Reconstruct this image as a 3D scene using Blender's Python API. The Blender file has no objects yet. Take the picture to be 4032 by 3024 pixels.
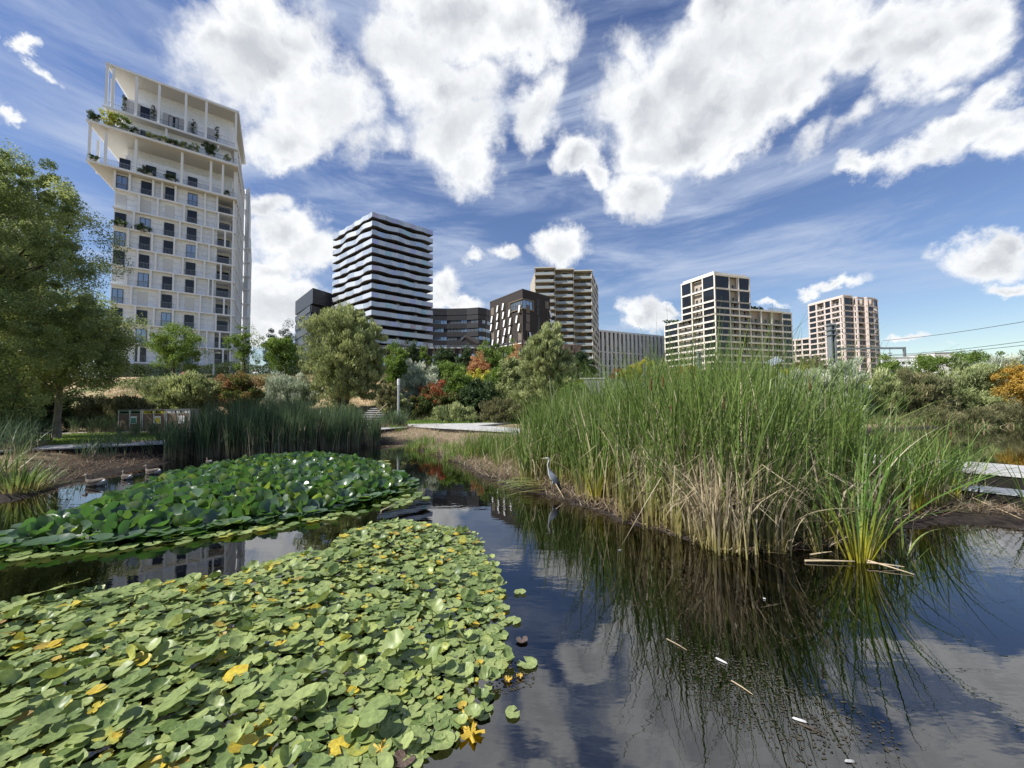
import bpy, math, random
import numpy as np
from mathutils import Vector, Matrix, noise as mnoise
random.seed(7); RNG = np.random.default_rng(11)
R = math.radians
C = bpy.context.scene
COL = C.collection

# ------------------------------------------------------------------ camera
FPX = 1515.0
CAMH = 2.3
PITCH, ROLL = 2.6, -0.45
cam_data = bpy.data.cameras.new('camera')
cam = bpy.data.objects.new('camera', cam_data); COL.objects.link(cam)
cam_data.sensor_width = 36.0
cam_data.lens = FPX / 4032 * 36.0
cam_data.clip_start = 0.05; cam_data.clip_end = 6000
CR = Matrix.Rotation(R(90 + PITCH), 3, 'X') @ Matrix.Rotation(R(ROLL), 3, 'Z')
cam.matrix_world = Matrix.Translation((0, 0, CAMH)) @ CR.to_4x4()
C.camera = cam

def ray(u, v):
    return CR @ Vector(((u - 2016) / FPX, -(v - 1512) / FPX, -1.0))
def at(u, v, D):                       # the point at distance D (along Y) seen at (u, v)
    r = ray(u, v); return Vector((0, 0, CAMH)) + r * (D / r.y)
def gp(u, v, z=0.0):                   # the point at height z seen at (u, v)
    r = ray(u, v); return Vector((0, 0, CAMH)) + r * ((z - CAMH) / r.z)

# ------------------------------------------------------------------ sun, sky, exposure
SUN_EL = R(46); SUN_AZ = (-0.93, -0.36)
sv = Vector((SUN_AZ[0] * math.cos(SUN_EL), SUN_AZ[1] * math.cos(SUN_EL), math.sin(SUN_EL))).normalized()
sl = bpy.data.lights.new('sun', 'SUN'); sl.energy = 4.2; sl.angle = R(0.6); sl.color = (1.0, 0.955, 0.89)
so = bpy.data.objects.new('sun', sl); COL.objects.link(so)
so.rotation_euler = (-sv).to_track_quat('-Z', 'Y').to_euler(); so.location = (0, 0, 60)
C.view_settings.view_transform = 'Standard'; C.view_settings.look = 'None'
C.view_settings.exposure = 0.80; C.view_settings.gamma = 1.0; C.view_settings.use_curve_mapping = False
C.cycles.max_bounces = 8; C.cycles.transparent_max_bounces = 16
C.cycles.diffuse_bounces = 3; C.cycles.glossy_bounces = 3; C.cycles.transmission_bounces = 4
C.cycles.caustics_reflective = False; C.cycles.caustics_refractive = False

W = bpy.data.worlds.new('World'); C.world = W; W.use_nodes = True
nt = W.node_tree; nt.nodes.clear()
def N(t, **k):
    n = nt.nodes.new(t)
    for a, b in k.items(): setattr(n, a, b)
    return n
def L(a, b): nt.links.new(a, b)
def put_in(sock, v):
    if hasattr(v, 'node'): L(v, sock)
    else: sock.default_value = v
def M_(op, a, b=None, c=None, clamp=False):
    n = N('ShaderNodeMath', operation=op); n.use_clamp = clamp
    put_in(n.inputs[0], a)
    if b is not None: put_in(n.inputs[1], b)
    if c is not None: put_in(n.inputs[2], c)
    return n.outputs[0]
def VM(op, a, b=None):
    n = N('ShaderNodeVectorMath', operation=op); put_in(n.inputs[0], a)
    if b is not None:
        if op == 'SCALE': put_in(n.inputs[3], b)
        else: put_in(n.inputs[1], b)
    return n
def noise_(vec, scale, detail=4, rough=0.55, dist=0.0):
    n = N('ShaderNodeTexNoise'); L(vec, n.inputs['Vector'])
    n.inputs['Scale'].default_value = scale; n.inputs['Detail'].default_value = detail
    n.inputs['Roughness'].default_value = rough; n.inputs['Distortion'].default_value = dist
    return n
def ss(x, a, b):                        # smoothstep
    n = N('ShaderNodeMapRange', interpolation_type='SMOOTHSTEP'); L(x, n.inputs['Value'])
    n.inputs['From Min'].default_value = a; n.inputs['From Max'].default_value = b
    return n.outputs['Result']
def mixc(f, a, b):
    n = N('ShaderNodeMix', data_type='RGBA'); put_in(n.inputs[0], f)
    put_in(n.inputs[6], a if hasattr(a, 'node') else (*a, 1)); put_in(n.inputs[7], b if hasattr(b, 'node') else (*b, 1))
    return n.outputs[2]
sky = N('ShaderNodeTexSky', sky_type='NISHITA'); sky.sun_disc = False
sky.sun_elevation = SUN_EL; sky.sun_rotation = math.atan2(SUN_AZ[0], SUN_AZ[1])
sky.altitude = 50; sky.air_density = 1.25; sky.dust_density = 0.15; sky.ozone_density = 3.0
tc = N('ShaderNodeTexCoord'); d0 = VM('NORMALIZE', tc.outputs['Generated']).outputs[0]
w1 = noise_(d0, 5.0, 3, 0.55); w2 = noise_(d0, 16.0, 6, 0.66)
dw = VM('ADD', d0, VM('SCALE', VM('SUBTRACT', w1.outputs['Color'], (0.5, 0.5, 0.5)).outputs[0], 0.11).outputs[0]).outputs[0]
dw = VM('ADD', dw, VM('SCALE', VM('SUBTRACT', w2.outputs['Color'], (0.5, 0.5, 0.5)).outputs[0], 0.075).outputs[0]).outputs[0]
# each puff of cloud: centre, radii and tilt as read off the sky (units of the 2212 px wide view), thickness
PUFFS = [
 (560,120,135,110,0,1),(690,215,105,95,0,1),(545,30,62,70,0,1),(625,290,80,62,0,1),(615,335,38,30,0,.8),(480,95,62,50,0,1),(620,60,60,50,0,.9),
 (1000,50,150,95,0,1),(880,120,90,80,0,1),(1110,60,100,75,0,1),(960,195,100,55,0,.9),(990,290,90,75,0,1),(1150,250,45,60,0,.8),(1010,370,60,50,0,.8),(930,240,45,50,0,.7),(1175,210,30,50,0,.5),
 (790,240,40,60,0,.45),(800,310,40,45,0,.4),(860,310,50,30,0,.35),
 (575,450,50,35,0,1),(610,510,80,50,0,1),(655,550,80,45,0,1),(600,660,85,60,0,1),(590,585,60,25,0,.8),(560,720,60,25,0,.7),
 (960,610,40,35,0,.9),(985,655,50,14,0,.8),(950,645,50,30,0,.8),
 (1250,340,55,38,20,1),(1300,385,45,28,40,.8),(1385,240,100,85,0,1),(1480,180,125,85,-30,1),(1600,110,180,85,-22,1),(1750,70,170,75,-15,1),(1620,230,170,65,-38,1),(1480,300,120,60,-15,1),(1580,330,70,35,-30,.8),
 (1385,430,65,40,-35,1),(1350,130,35,55,-20,.45),(1560,40,90,45,-15,1),(1410,330,80,50,0,.8),(1900,60,140,60,-20,.9),
 (2010,100,150,70,-25,.9),(2130,35,110,55,-25,.9),(1930,170,70,45,-30,.7),(2040,180,70,30,-35,.5),
 (2085,290,130,34,-25,.8),(1870,360,60,24,0,.8),(1990,345,100,28,-20,.65),(2160,190,90,30,-45,.6),(2170,300,80,34,-20,.7),(1860,260,90,25,-40,.4),(1750,300,80,22,-40,.35),
 (2140,555,95,38,-15,1),(2195,530,50,34,0,1),(2165,610,52,17,-8,.8),(1830,612,65,16,-14,.8),(1765,632,28,12,0,.7),
 (1218,535,58,34,0,1),(1100,538,34,17,0,.8),(1022,548,26,12,0,.7),
 (1400,690,60,26,0,1),(1440,672,30,14,0,.9),(1372,698,35,16,0,1),(1660,652,40,9,0,.6),(1980,742,50,8,0,.6),(1730,150,130,60,-25,1),(1850,130,110,50,-25,.9),(1700,200,90,50,-35,.9),(1540,250,120,70,-25,1),
 (90,118,32,20,20,.7),(125,172,24,12,30,.5),(40,280,26,10,0,.5),(10,100,14,14,0,.4),
 (2330,250,150,80,-20,.9),(-150,250,120,60,0,.8),(-300,420,100,70,0,1),(1500,-260,260,120,10,1),(700,-330,220,110,0,1),(-200,-250,240,110,0,.8),(2500,-150,220,120,0,1),(2450,520,120,40,0,.9)]
acc = None
for (u, v, ru, rv, th, w) in PUFFS:
    k = 4032 / 2212.; u *= k; v *= k; ru *= k * (1.36 if ru * rv > 3000 else 1.22); rv *= k * (1.34 if ru * rv > 3000 else 1.22); t = R(th)
    c = ray(u, v).normalized()
    e1 = ray(u + ru * math.cos(t), v + ru * math.sin(t)).normalized(); e2 = ray(u - rv * math.sin(t), v + rv * math.cos(t)).normalized()
    inv = np.linalg.inv(np.array([c, e1, e2]))
    a = tuple(inv @ np.array([0, 1, 0])); b = tuple(inv @ np.array([0, 0, 1]))
    cx = N('ShaderNodeCombineXYZ'); L(VM('DOT_PRODUCT', dw, a).outputs['Value'], cx.inputs[0]); L(VM('DOT_PRODUCT', dw, b).outputs['Value'], cx.inputs[1])
    e = M_('MULTIPLY_ADD', VM('LENGTH', cx.outputs[0]).outputs['Value'], -w, w)
    acc = e if acc is None else M_('SMOOTH_MAX', acc, e, 0.10) if w > .75 else M_('MAXIMUM', acc, e)
nf = noise_(d0, 22.0, 9, 0.62, 0.15); nb = noise_(d0, 9.0, 5, 0.5)
core = M_('ADD', acc, M_('MULTIPLY_ADD', nf.outputs['Fac'], 0.78, -0.39))
core = M_('ADD', core, M_('MULTIPLY_ADD', nb.outputs['Fac'], 0.75, -0.375))
cover = ss(core, -0.10, 0.46)
# high thin streaks
mp = N('ShaderNodeMapping'); L(d0, mp.inputs['Vector']); mp.inputs['Rotation'].default_value = (R(0), R(32), R(0)); mp.inputs['Scale'].default_value = (1.1, 1.1, 5.5)
cir = noise_(mp.outputs[0], 2.6, 7, 0.62, 0.5)
cirm = noise_(d0, 1.7, 2, 0.5)
cirrus = M_('MULTIPLY', ss(cir.outputs['Fac'], 0.38, 0.78), ss(cirm.outputs['Fac'], 0.26, 0.56))
sep = N('ShaderNodeSeparateXYZ'); L(d0, sep.inputs[0])
thick = ss(M_('ADD', M_('ADD', acc, M_('MULTIPLY_ADD', nb.outputs['Fac'], 0.35, -0.17)), M_('MULTIPLY_ADD', nf.outputs['Fac'], 0.12, -0.06)), 0.22, 1.05)
K = 10.0
# relief of the billows: the same noise sampled a little towards the sun, so lit and shaded sides agree
na_ = noise_(dw, 7.0, 5, 0.52); off_ = VM('ADD', dw, tuple(sv * 0.042)).outputs[0]; nb_ = noise_(off_, 7.0, 5, 0.52)
relief = M_('SUBTRACT', nb_.outputs['Fac'], na_.outputs['Fac'])
thick = M_('ADD', M_('MULTIPLY', thick, 0.72), M_('MULTIPLY', relief, 2.1), clamp=True)
sk = N('ShaderNodeHueSaturation'); L(sky.outputs[0], sk.inputs['Color']); sk.inputs['Saturation'].default_value = 1.10; sk.inputs['Value'].default_value = 0.70; sk.inputs['Hue'].default_value = 0.515
skc = sk.outputs[0]
cloudc = mixc(thick, (0.58 * K, 0.59 * K, 0.60 * K), (0.325 * K, 0.34 * K, 0.37 * K))
s1 = mixc(M_('MULTIPLY', cirrus, 0.85), skc, (0.33 * K, 0.38 * K, 0.48 * K))
s2 = mixc(cover, s1, cloudc)
bg = N('ShaderNodeBackground'); L(s2, bg.inputs['Color']); bg.inputs['Strength'].default_value = 0.1
wo = N('ShaderNodeOutputWorld'); L(bg.outputs[0], wo.inputs['Surface'])
W.cycles.sampling_method = 'MANUAL'; W.cycles.sample_map_resolution = 512

# ------------------------------------------------------------------ helpers
class MB:
    def __init__(s): s.v = []; s.f = []; s.m = []
    def quad(s, *p, m=0):
        i = len(s.v); s.v += [tuple(q) for q in p]; s.f.append(tuple(range(i, i + len(p)))); s.m.append(m); return s
    def box(s, x0, x1, y0, y1, z0, z1, m=0):
        i = len(s.v)
        s.v += [(x0,y0,z0),(x1,y0,z0),(x1,y1,z0),(x0,y1,z0),(x0,y0,z1),(x1,y0,z1),(x1,y1,z1),(x0,y1,z1)]
        s.f += [(i,i+3,i+2,i+1),(i+4,i+5,i+6,i+7),(i,i+1,i+5,i+4),(i+1,i+2,i+6,i+5),(i+2,i+3,i+7,i+6),(i+3,i,i+4,i+7)]
        s.m += [m] * 6; return s
    def prism(s, poly, z0, z1, m=0):     # poly: list of (x, y), counter-clockwise
        i = len(s.v); n = len(poly)
        s.v += [(x, y, z0) for x, y in poly] + [(x, y, z1) for x, y in poly]
        s.f.append(tuple(i + k for k in reversed(range(n)))); s.f.append(tuple(i + n + k for k in range(n))); s.m += [m, m]
        for k in range(n):
            q = (k + 1) % n; s.f.append((i + k, i + q, i + n + q, i + n + k)); s.m.append(m)
        return s
    def tube(s, pts, rad, n=8, m=0, flat=1.0):
        i0 = len(s.v); pts = [Vector(p) for p in pts]
        if not hasattr(rad, '__len__'): rad = [rad] * len(pts)
        for k, p in enumerate(pts):
            t = (pts[min(k + 1, len(pts) - 1)] - pts[max(k - 1, 0)]).normalized()
            a = t.cross(Vector((0, 0, 1)) if abs(t.z) < .95 else Vector((1, 0, 0))).normalized(); b = t.cross(a)
            for j in range(n):
                an = 2 * math.pi * j / n
                s.v.append(tuple(p + a * math.cos(an) * rad[k] * flat + b * math.sin(an) * rad[k]))
        for k in range(len(pts) - 1):
            for j in range(n):
                q = (j + 1) % n; s.f.append((i0 + k*n + j, i0 + k*n + q, i0 + (k+1)*n + q, i0 + (k+1)*n + j)); s.m.append(m)
        s.f.append(tuple(i0 + j for j in range(n))); s.f.append(tuple(i0 + (len(pts)-1)*n + j for j in reversed(range(n)))); s.m += [m, m]
        return s
    def mesh(s, name, mats, smooth=False):
        me = bpy.data.meshes.new(name); me.from_pydata(s.v, [], s.f)
        for q in (mats if isinstance(mats, (list, tuple)) else [mats]): me.materials.append(q)
        me.polygons.foreach_set('material_index', s.m)
        if smooth: me.polygons.foreach_set('use_smooth', [True] * len(s.f))
        me.update(); return me

def tag(o, label=None, cat=None, group=None, kind=None):
    if label: o['label'] = label
    if cat: o['category'] = cat
    if group: o['group'] = group
    if kind: o['kind'] = kind
    return o
def obj(name, me, parent=None, M=None, label=None):
    o = bpy.data.objects.new(name, me); COL.objects.link(o)
    if parent is not None: o.parent = parent
    if M is not None: o.matrix_basis = M
    if label: o['label'] = label
    return o
def thing(name, label, cat, loc=(0, 0, 0), rz=0, group=None):
    o = bpy.data.objects.new(name, None); COL.objects.link(o); o.empty_display_size = .3
    o.location = loc; o.rotation_euler = (0, 0, rz)
    return tag(o, label, cat, group)

def mat(name, col, rough=0.7, spec=0.3, metal=0, var=0.0, vscale=3.0, bump=0.0, bscale=20.0, col2=None):
    m = bpy.data.materials.new(name); m.use_nodes = True; t = m.node_tree; p = t.nodes['Principled BSDF']
    p.inputs['Base Color'].default_value = (*col, 1); p.inputs['Roughness'].default_value = rough
    p.inputs['Specular IOR Level'].default_value = spec; p.inputs['Metallic'].default_value = metal
    tcn = t.nodes.new('ShaderNodeTexCoord')
    if var > 0 or col2:
        n = t.nodes.new('ShaderNodeTexNoise'); n.inputs['Scale'].default_value = vscale; n.inputs['Detail'].default_value = 6; n.inputs['Roughness'].default_value = .65
        t.links.new(tcn.outputs['Object'], n.inputs['Vector'])
        r = t.nodes.new('ShaderNodeValToRGB'); t.links.new(n.outputs['Fac'], r.inputs[0])
        c2 = col2 or tuple(min(1, c * (1 + var)) for c in col); c1 = col if col2 else tuple(c * (1 - var) for c in col)
        r.color_ramp.elements[0].position = .32; r.color_ramp.elements[0].color = (*c1, 1)
        r.color_ramp.elements[1].position = .68; r.color_ramp.elements[1].color = (*c2, 1)
        t.links.new(r.outputs[0], p.inputs['Base Color'])
    if bump > 0:
        n = t.nodes.new('ShaderNodeTexNoise'); n.inputs['Scale'].default_value = bscale; n.inputs['Detail'].default_value = 4
        t.links.new(tcn.outputs['Object'], n.inputs['Vector'])
        b = t.nodes.new('ShaderNodeBump'); b.inputs['Strength'].default_value = bump; b.inputs['Distance'].default_value = .03
        t.links.new(n.outputs['Fac'], b.inputs['Height']); t.links.new(b.outputs[0], p.inputs['Normal'])
    return m

def leafmat(name, stops, trans=0.35, rough=0.5, spec=0.3, gloss_var=False, veins=False):
    """leaf colour runs over 'stops' [(pos, rgb)...] by the attribute tint (+ the object's own random value)"""
    m = bpy.data.materials.new(name); m.use_nodes = True; t = m.node_tree; p = t.nodes['Principled BSDF']
    at_ = t.nodes.new('ShaderNodeAttribute'); at_.attribute_name = 'tint'
    oi = t.nodes.new('ShaderNodeObjectInfo')
    ma = t.nodes.new('ShaderNodeMath'); ma.operation = 'MULTIPLY_ADD'; t.links.new(oi.outputs['Random'], ma.inputs[0]); ma.inputs[1].default_value = .0; t.links.new(at_.outputs['Fac'], ma.inputs[2])
    r = t.nodes.new('ShaderNodeValToRGB'); t.links.new(ma.outputs[0], r.inputs[0])
    e = r.color_ramp.elements
    while len(e) < len(stops): e.new(.5)
    for k, (pos, c) in enumerate(stops): e[k].position = pos; e[k].color = (*c, 1)
    colo = r.outputs[0]
    if veins:
        uv = t.nodes.new('ShaderNodeUVMap'); sp = t.nodes.new('ShaderNodeSeparateXYZ'); t.links.new(uv.outputs[0], sp.inputs[0])
        at2 = t.nodes.new('ShaderNodeMath'); at2.operation = 'ARCTAN2'; t.links.new(sp.outputs[0], at2.inputs[0]); t.links.new(sp.outputs[1], at2.inputs[1])
        sn = t.nodes.new('ShaderNodeMath'); sn.operation = 'MULTIPLY'; sn.inputs[1].default_value = 11; t.links.new(at2.outputs[0], sn.inputs[0])
        si = t.nodes.new('ShaderNodeMath'); si.operation = 'SINE'; t.links.new(sn.outputs[0], si.inputs[0])
        mr = t.nodes.new('ShaderNodeMapRange'); t.links.new(si.outputs[0], mr.inputs[0]); mr.inputs[1].default_value = .86; mr.inputs[2].default_value = 1.; mr.inputs[3].default_value = 0; mr.inputs[4].default_value = .32
        mx = t.nodes.new('ShaderNodeMix'); mx.data_type = 'RGBA'; t.links.new(mr.outputs[0], mx.inputs[0]); t.links.new(colo, mx.inputs[6]); mx.inputs[7].default_value = (.34, .42, .16, 1)
        tn = t.nodes.new('ShaderNodeTexNoise'); tn.inputs['Scale'].default_value = 2.4; tn.inputs['Detail'].default_value = 5; t.links.new(uv.outputs[0], tn.inputs['Vector'])
        hs = t.nodes.new('ShaderNodeHueSaturation'); t.links.new(mx.outputs[2], hs.inputs['Color'])
        m3 = t.nodes.new('ShaderNodeMapRange'); t.links.new(tn.outputs['Fac'], m3.inputs[0]); m3.inputs[1].default_value = .3; m3.inputs[2].default_value = .7; m3.inputs[3].default_value = .72; m3.inputs[4].default_value = 1.25
        t.links.new(m3.outputs[0], hs.inputs['Value']); colo = hs.outputs[0]
    t.links.new(colo, p.inputs['Base Color']); p.inputs['Roughness'].default_value = rough; p.inputs['Specular IOR Level'].default_value = spec
    tr = t.nodes.new('ShaderNodeBsdfTranslucent')
    hs2 = t.nodes.new('ShaderNodeHueSaturation'); hs2.inputs['Hue'].default_value = .485; hs2.inputs['Saturation'].default_value = 1.15; hs2.inputs['Value'].default_value = 1.5; t.links.new(colo, hs2.inputs['Color'])
    t.links.new(hs2.outputs[0], tr.inputs['Color'])
    mx2 = t.nodes.new('ShaderNodeMixShader'); mx2.inputs[0].default_value = trans
    t.links.new(p.outputs[0], mx2.inputs[1]); t.links.new(tr.outputs[0], mx2.inputs[2])
    t.links.new(mx2.outputs[0], t.nodes['Material Output'].inputs['Surface'])
    return m

def npmesh(name, V, F, mats, attrs=None, smooth=False, uv=None):
    me = bpy.data.meshes.new(name); n, k = F.shape
    me.vertices.add(len(V)); me.vertices.foreach_set('co', np.ascontiguousarray(V, dtype=np.float32).ravel())
    me.loops.add(n * k); me.loops.foreach_set('vertex_index', np.ascontiguousarray(F, dtype=np.int32).ravel())
    me.polygons.add(n); me.polygons.foreach_set('loop_start', np.arange(n, dtype=np.int32) * k)
    if smooth: me.polygons.foreach_set('use_smooth', np.ones(n, dtype=bool))
    me.update(calc_edges=True)
    for a, arr in (attrs or {}).items():
        x = me.attributes.new(a, 'FLOAT', 'POINT'); x.data.foreach_set('value', np.ascontiguousarray(arr, dtype=np.float32).ravel())
    if uv is not None:
        l = me.uv_layers.new(name='UVMap'); l.data.foreach_set('uv', np.ascontiguousarray(uv[F.ravel()], dtype=np.float32).ravel())
    for q in (mats if isinstance(mats, (list, tuple)) else [mats]): me.materials.append(q)
    return me

def smooth01(x, a, b):
    t = np.clip((x - a) / (b - a), 0, 1); return t * t * (3 - 2 * t)
def nz(x, y, s=1.0, seed=0.0):          # cheap smooth noise about -1..1, numpy
    x = x * s + seed * 17.3; y = y * s + seed * 9.1
    return (np.sin(x * 1.3 + 1.7 * np.sin(y * .9 + seed)) + np.sin(y * 1.7 + 1.3 * np.sin(x * 1.1)) + .5 * np.sin(2.9 * x + 2.3 * y) + .5 * np.sin(3.7 * y - 2.1 * x + seed)) / 3
# ------------------------------------------------------------------ the ground and the pond
def pxpoly(pts): return [tuple(gp(u, v, 0.0)[:2]) for u, v in pts]
POND = ([(-30.0, 0.35)] + [(-30.0, 7.5)] + pxpoly([(-60, 1985), (60, 1975), (130, 1955), (310, 1898), (480, 1862), (640, 1830), (740, 1800), (1000, 1790), (1300, 1768), (1500, 1750), (1600, 1746),
        (1650, 1776), (1740, 1806), (1830, 1840), (1900, 1885), (1990, 1915), (2080, 1938), (2170, 1962), (2300, 2000), (2450, 2055), (2620, 2100), (2800, 2165), (2950, 2185), (3060, 2170),
        (3200, 2160), (3340, 2150), (3470, 2120), (3560, 2090), (3700, 2062), (3900, 2070), (4032, 2082)]) + [(12.5, 6.3), (30.0, 5.4), (30.0, 0.35)])
LAKE = [(7.9, 10.2), (8.2, 16.0)] + pxpoly([(3000, 1745), (3300, 1712), (3500, 1700), (3760, 1682), (4032, 1678), (4300, 1672)]) + [(75, 30), (75, 1.3), (15.2, 1.3), (9.75, 8.0)]
def sdist(P, X, Y):                     # negative inside
    P = np.array(P); n = len(P); d = np.full(X.shape, 1e9); ins = np.zeros(X.shape, bool)
    for i in range(n):
        ax, ay = P[i]; bx, by = P[(i + 1) % n]; ex, ey = bx - ax, by - ay
        t = np.clip(((X - ax) * ex + (Y - ay) * ey) / (ex * ex + ey * ey + 1e-12), 0, 1)
        d = np.minimum(d, np.hypot(X - ax - t * ex, Y - ay - t * ey))
        c = ((ay > Y) != (by > Y)) & (X < (bx - ax) * (Y - ay) / (by - ay + 1e-12) + ax); ins ^= c
    return np.where(ins, -d, d)
def height(X, Y):
    X = np.asarray(X, float); Y = np.asarray(Y, float)
    d = np.minimum(sdist(POND, X, Y), sdist(LAKE, X, Y)) + 0.10 * nz(X, Y, 2.3, 2) + .05 * nz(X, Y, 6.1, 4)
    shore = np.where(d < 0, np.maximum(d * 0.45, -0.7), 0.10 * np.minimum(d, .4) / .4 + 0.17 * smooth01(d, .4, 2.2) + .24 * smooth01(d, 2.8, 4.6))
    wl = 1 - smooth01(X, -14, 4)
    hill = 5.7 * smooth01(Y + .06 * X, 27, 53) * wl + 3.8 * smooth01(Y, 34, 75) * (1 - wl)
    far = smooth01(Y, 60, 110) * 1.4 * (1 - wl)
    bumps = (0.012 + .1 * smooth01(Y, 14, 40)) * nz(X, Y, 1.1, 7) * (d > 0)
    return shore + hill + far + bumps * np.minimum(np.maximum(d, 0), 1)
def H(x, y): return float(height(np.array([x]), np.array([y]))[0])

def ground_mat():
    m = bpy.data.materials.new('ground'); m.use_nodes = True; t = m.node_tree; p = t.nodes['Principled BSDF']
    def nd(ty, **k):
        n = t.nodes.new(ty)
        for a, b in k.items(): setattr(n, a, b)
        return n
    g = nd('ShaderNodeTexCoord'); sp = nd('ShaderNodeSeparateXYZ'); t.links.new(g.outputs['Object'], sp.inputs[0])
    def noi(sc, det=6):
        n = nd('ShaderNodeTexNoise'); n.inputs['Scale'].default_value = sc; n.inputs['Detail'].default_value = det; n.inputs['Roughness'].default_value = .7
        t.links.new(g.outputs['Object'], n.inputs['Vector']); return n.outputs['Fac']
    def ramp(f, a, b):
        r = nd('ShaderNodeMapRange', interpolation_type='SMOOTHSTEP'); t.links.new(f, r.inputs[0]); r.inputs[1].default_value = a; r.inputs[2].default_value = b; return r.outputs[0]
    def mx(f, a, b):
        n = nd('ShaderNodeMix', data_type='RGBA'); t.links.new(f, n.inputs[0])
        for s, c in ((6, a), (7, b)):
            if isinstance(c, tuple): n.inputs[s].default_value = (*c, 1)
            else: t.links.new(c, n.inputs[s])
        return n.outputs[2]
    straw = mx(ramp(noi(3.1), .35, .65), (.36, .26, .155), (.50, .38, .23))
    green = mx(ramp(noi(5.0), .4, .6), (.055, .075, .02), (.10, .12, .04))
    land = mx(ramp(noi(.33, 8), .44, .60), straw, green)
    dryb = mx(ramp(noi(9, 8), .35, .65), (.17, .13, .08), (.34, .27, .17))
    land = mx(ramp(sp.outputs[2], .6, 1.3), dryb, land)
    mud = mx(ramp(noi(7, 8), .35, .65), (.016, .013, .012), (.048, .038, .031))
    sx_ = nd('ShaderNodeMapRange', interpolation_type='SMOOTHSTEP'); t.links.new(sp.outputs[0], sx_.inputs[0]); sx_.inputs[1].default_value = -9.5; sx_.inputs[2].default_value = -7; sx_.inputs[3].default_value = 0; sx_.inputs[4].default_value = .16
    zm_ = nd('ShaderNodeMath', operation='ADD'); t.links.new(sp.outputs[2], zm_.inputs[0]); t.links.new(sx_.outputs[0], zm_.inputs[1])
    land = mx(ramp(zm_.outputs[0], .22, .44), mud, land)
    t.links.new(land, p.inputs['Base Color']); p.inputs['Roughness'].default_value = .9; p.inputs['Specular IOR Level'].default_value = .15
    b = nd('ShaderNodeBump'); b.inputs['Strength'].default_value = .8; b.inputs['Distance'].default_value = .06; t.links.new(noi(14, 8), b.inputs['Height']); t.links.new(b.outputs[0], p.inputs['Normal'])
    return m
def grade(lo, hi, step, far, ratio):
    a = list(np.arange(lo, hi, step)); x = hi; s = step
    while x < far: a.append(x); s *= ratio; x += s
    a.append(far); return a
xs = [-v for v in reversed(grade(22, 24, .5, 3000, 1.12))] + list(np.arange(-22, 22, .22)) + grade(22, 24, .5, 3000, 1.12)
ys = [-60, -20, -5, -2] + list(np.arange(-.8, 28, .22)) + grade(28, 60, .8, 4000, 1.15)
XX, YY = np.meshgrid(np.array(xs), np.array(ys)); ZZ = height(XX, YY)
nx, ny = len(xs), len(ys); idx = np.arange(nx * ny).reshape(ny, nx)
F = np.stack([idx[:-1, :-1].ravel(), idx[:-1, 1:].ravel(), idx[1:, 1:].ravel(), idx[1:, :-1].ravel()], 1)
tag(obj('ground', npmesh('ground', np.stack([XX.ravel(), YY.ravel(), ZZ.ravel()], 1), F, ground_mat(), smooth=True)), kind='structure')

def water_mat():
    m = bpy.data.materials.new('pond_water'); m.use_nodes = True; t = m.node_tree; t.nodes.clear()
    def nd(ty): return t.nodes.new(ty)
    o = nd('ShaderNodeOutputMaterial'); mix = nd('ShaderNodeMixShader'); tr = nd('ShaderNodeBsdfTransparent'); gl = nd('ShaderNodeBsdfGlossy'); fr = nd('ShaderNodeFresnel')
    tr.inputs['Color'].default_value = (.42, .35, .17, 1); gl.inputs['Roughness'].default_value = .012; gl.inputs['Color'].default_value = (1, 1, 1, 1); fr.inputs['IOR'].default_value = 1.45
    g = nd('ShaderNodeTexCoord'); mp = nd('ShaderNodeMapping'); t.links.new(g.outputs['Object'], mp.inputs[0]); mp.inputs['Scale'].default_value = (.6, 1.5, 1); mp.inputs['Rotation'].default_value = (0, 0, .2)
    n1 = nd('ShaderNodeTexNoise'); n1.inputs['Scale'].default_value = 3.2; n1.inputs['Detail'].default_value = 3; n1.inputs['Roughness'].default_value = .5; t.links.new(mp.outputs[0], n1.inputs['Vector'])
    n2 = nd('ShaderNodeTexNoise'); n2.inputs['Scale'].default_value = .28; n2.inputs['Detail'].default_value = 2; t.links.new(g.outputs['Object'], n2.inputs['Vector'])
    mr = nd('ShaderNodeMapRange'); t.links.new(n2.outputs['Fac'], mr.inputs[0]); mr.inputs[1].default_value = .40; mr.inputs[2].default_value = .68; mr.inputs[3].default_value = .015; mr.inputs[4].default_value = .11
    b = nd('ShaderNodeBump'); b.inputs['Distance'].default_value = .03; t.links.new(mr.outputs[0], b.inputs['Strength']); t.links.new(n1.outputs['Fac'], b.inputs['Height'])
    t.links.new(b.outputs[0], gl.inputs['Normal']); t.links.new(b.outputs[0], fr.inputs['Normal'])
    ad = nd('ShaderNodeMath'); ad.operation = 'ADD'; ad.use_clamp = True; t.links.new(fr.outputs[0], ad.inputs[0]); ad.inputs[1].default_value = .11
    t.links.new(ad.outputs[0], mix.inputs[0]); t.links.new(tr.outputs[0], mix.inputs[1]); t.links.new(gl.outputs[0], mix.inputs[2]); t.links.new(mix.outputs[0], o.inputs['Surface'])
    return m
wm = MB(); wm.quad((-60, -.6, 0), (90, -.6, 0), (90, 45, 0), (-60, 45, 0))
tag(obj('water', wm.mesh('water', water_mat())), kind='structure')

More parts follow.
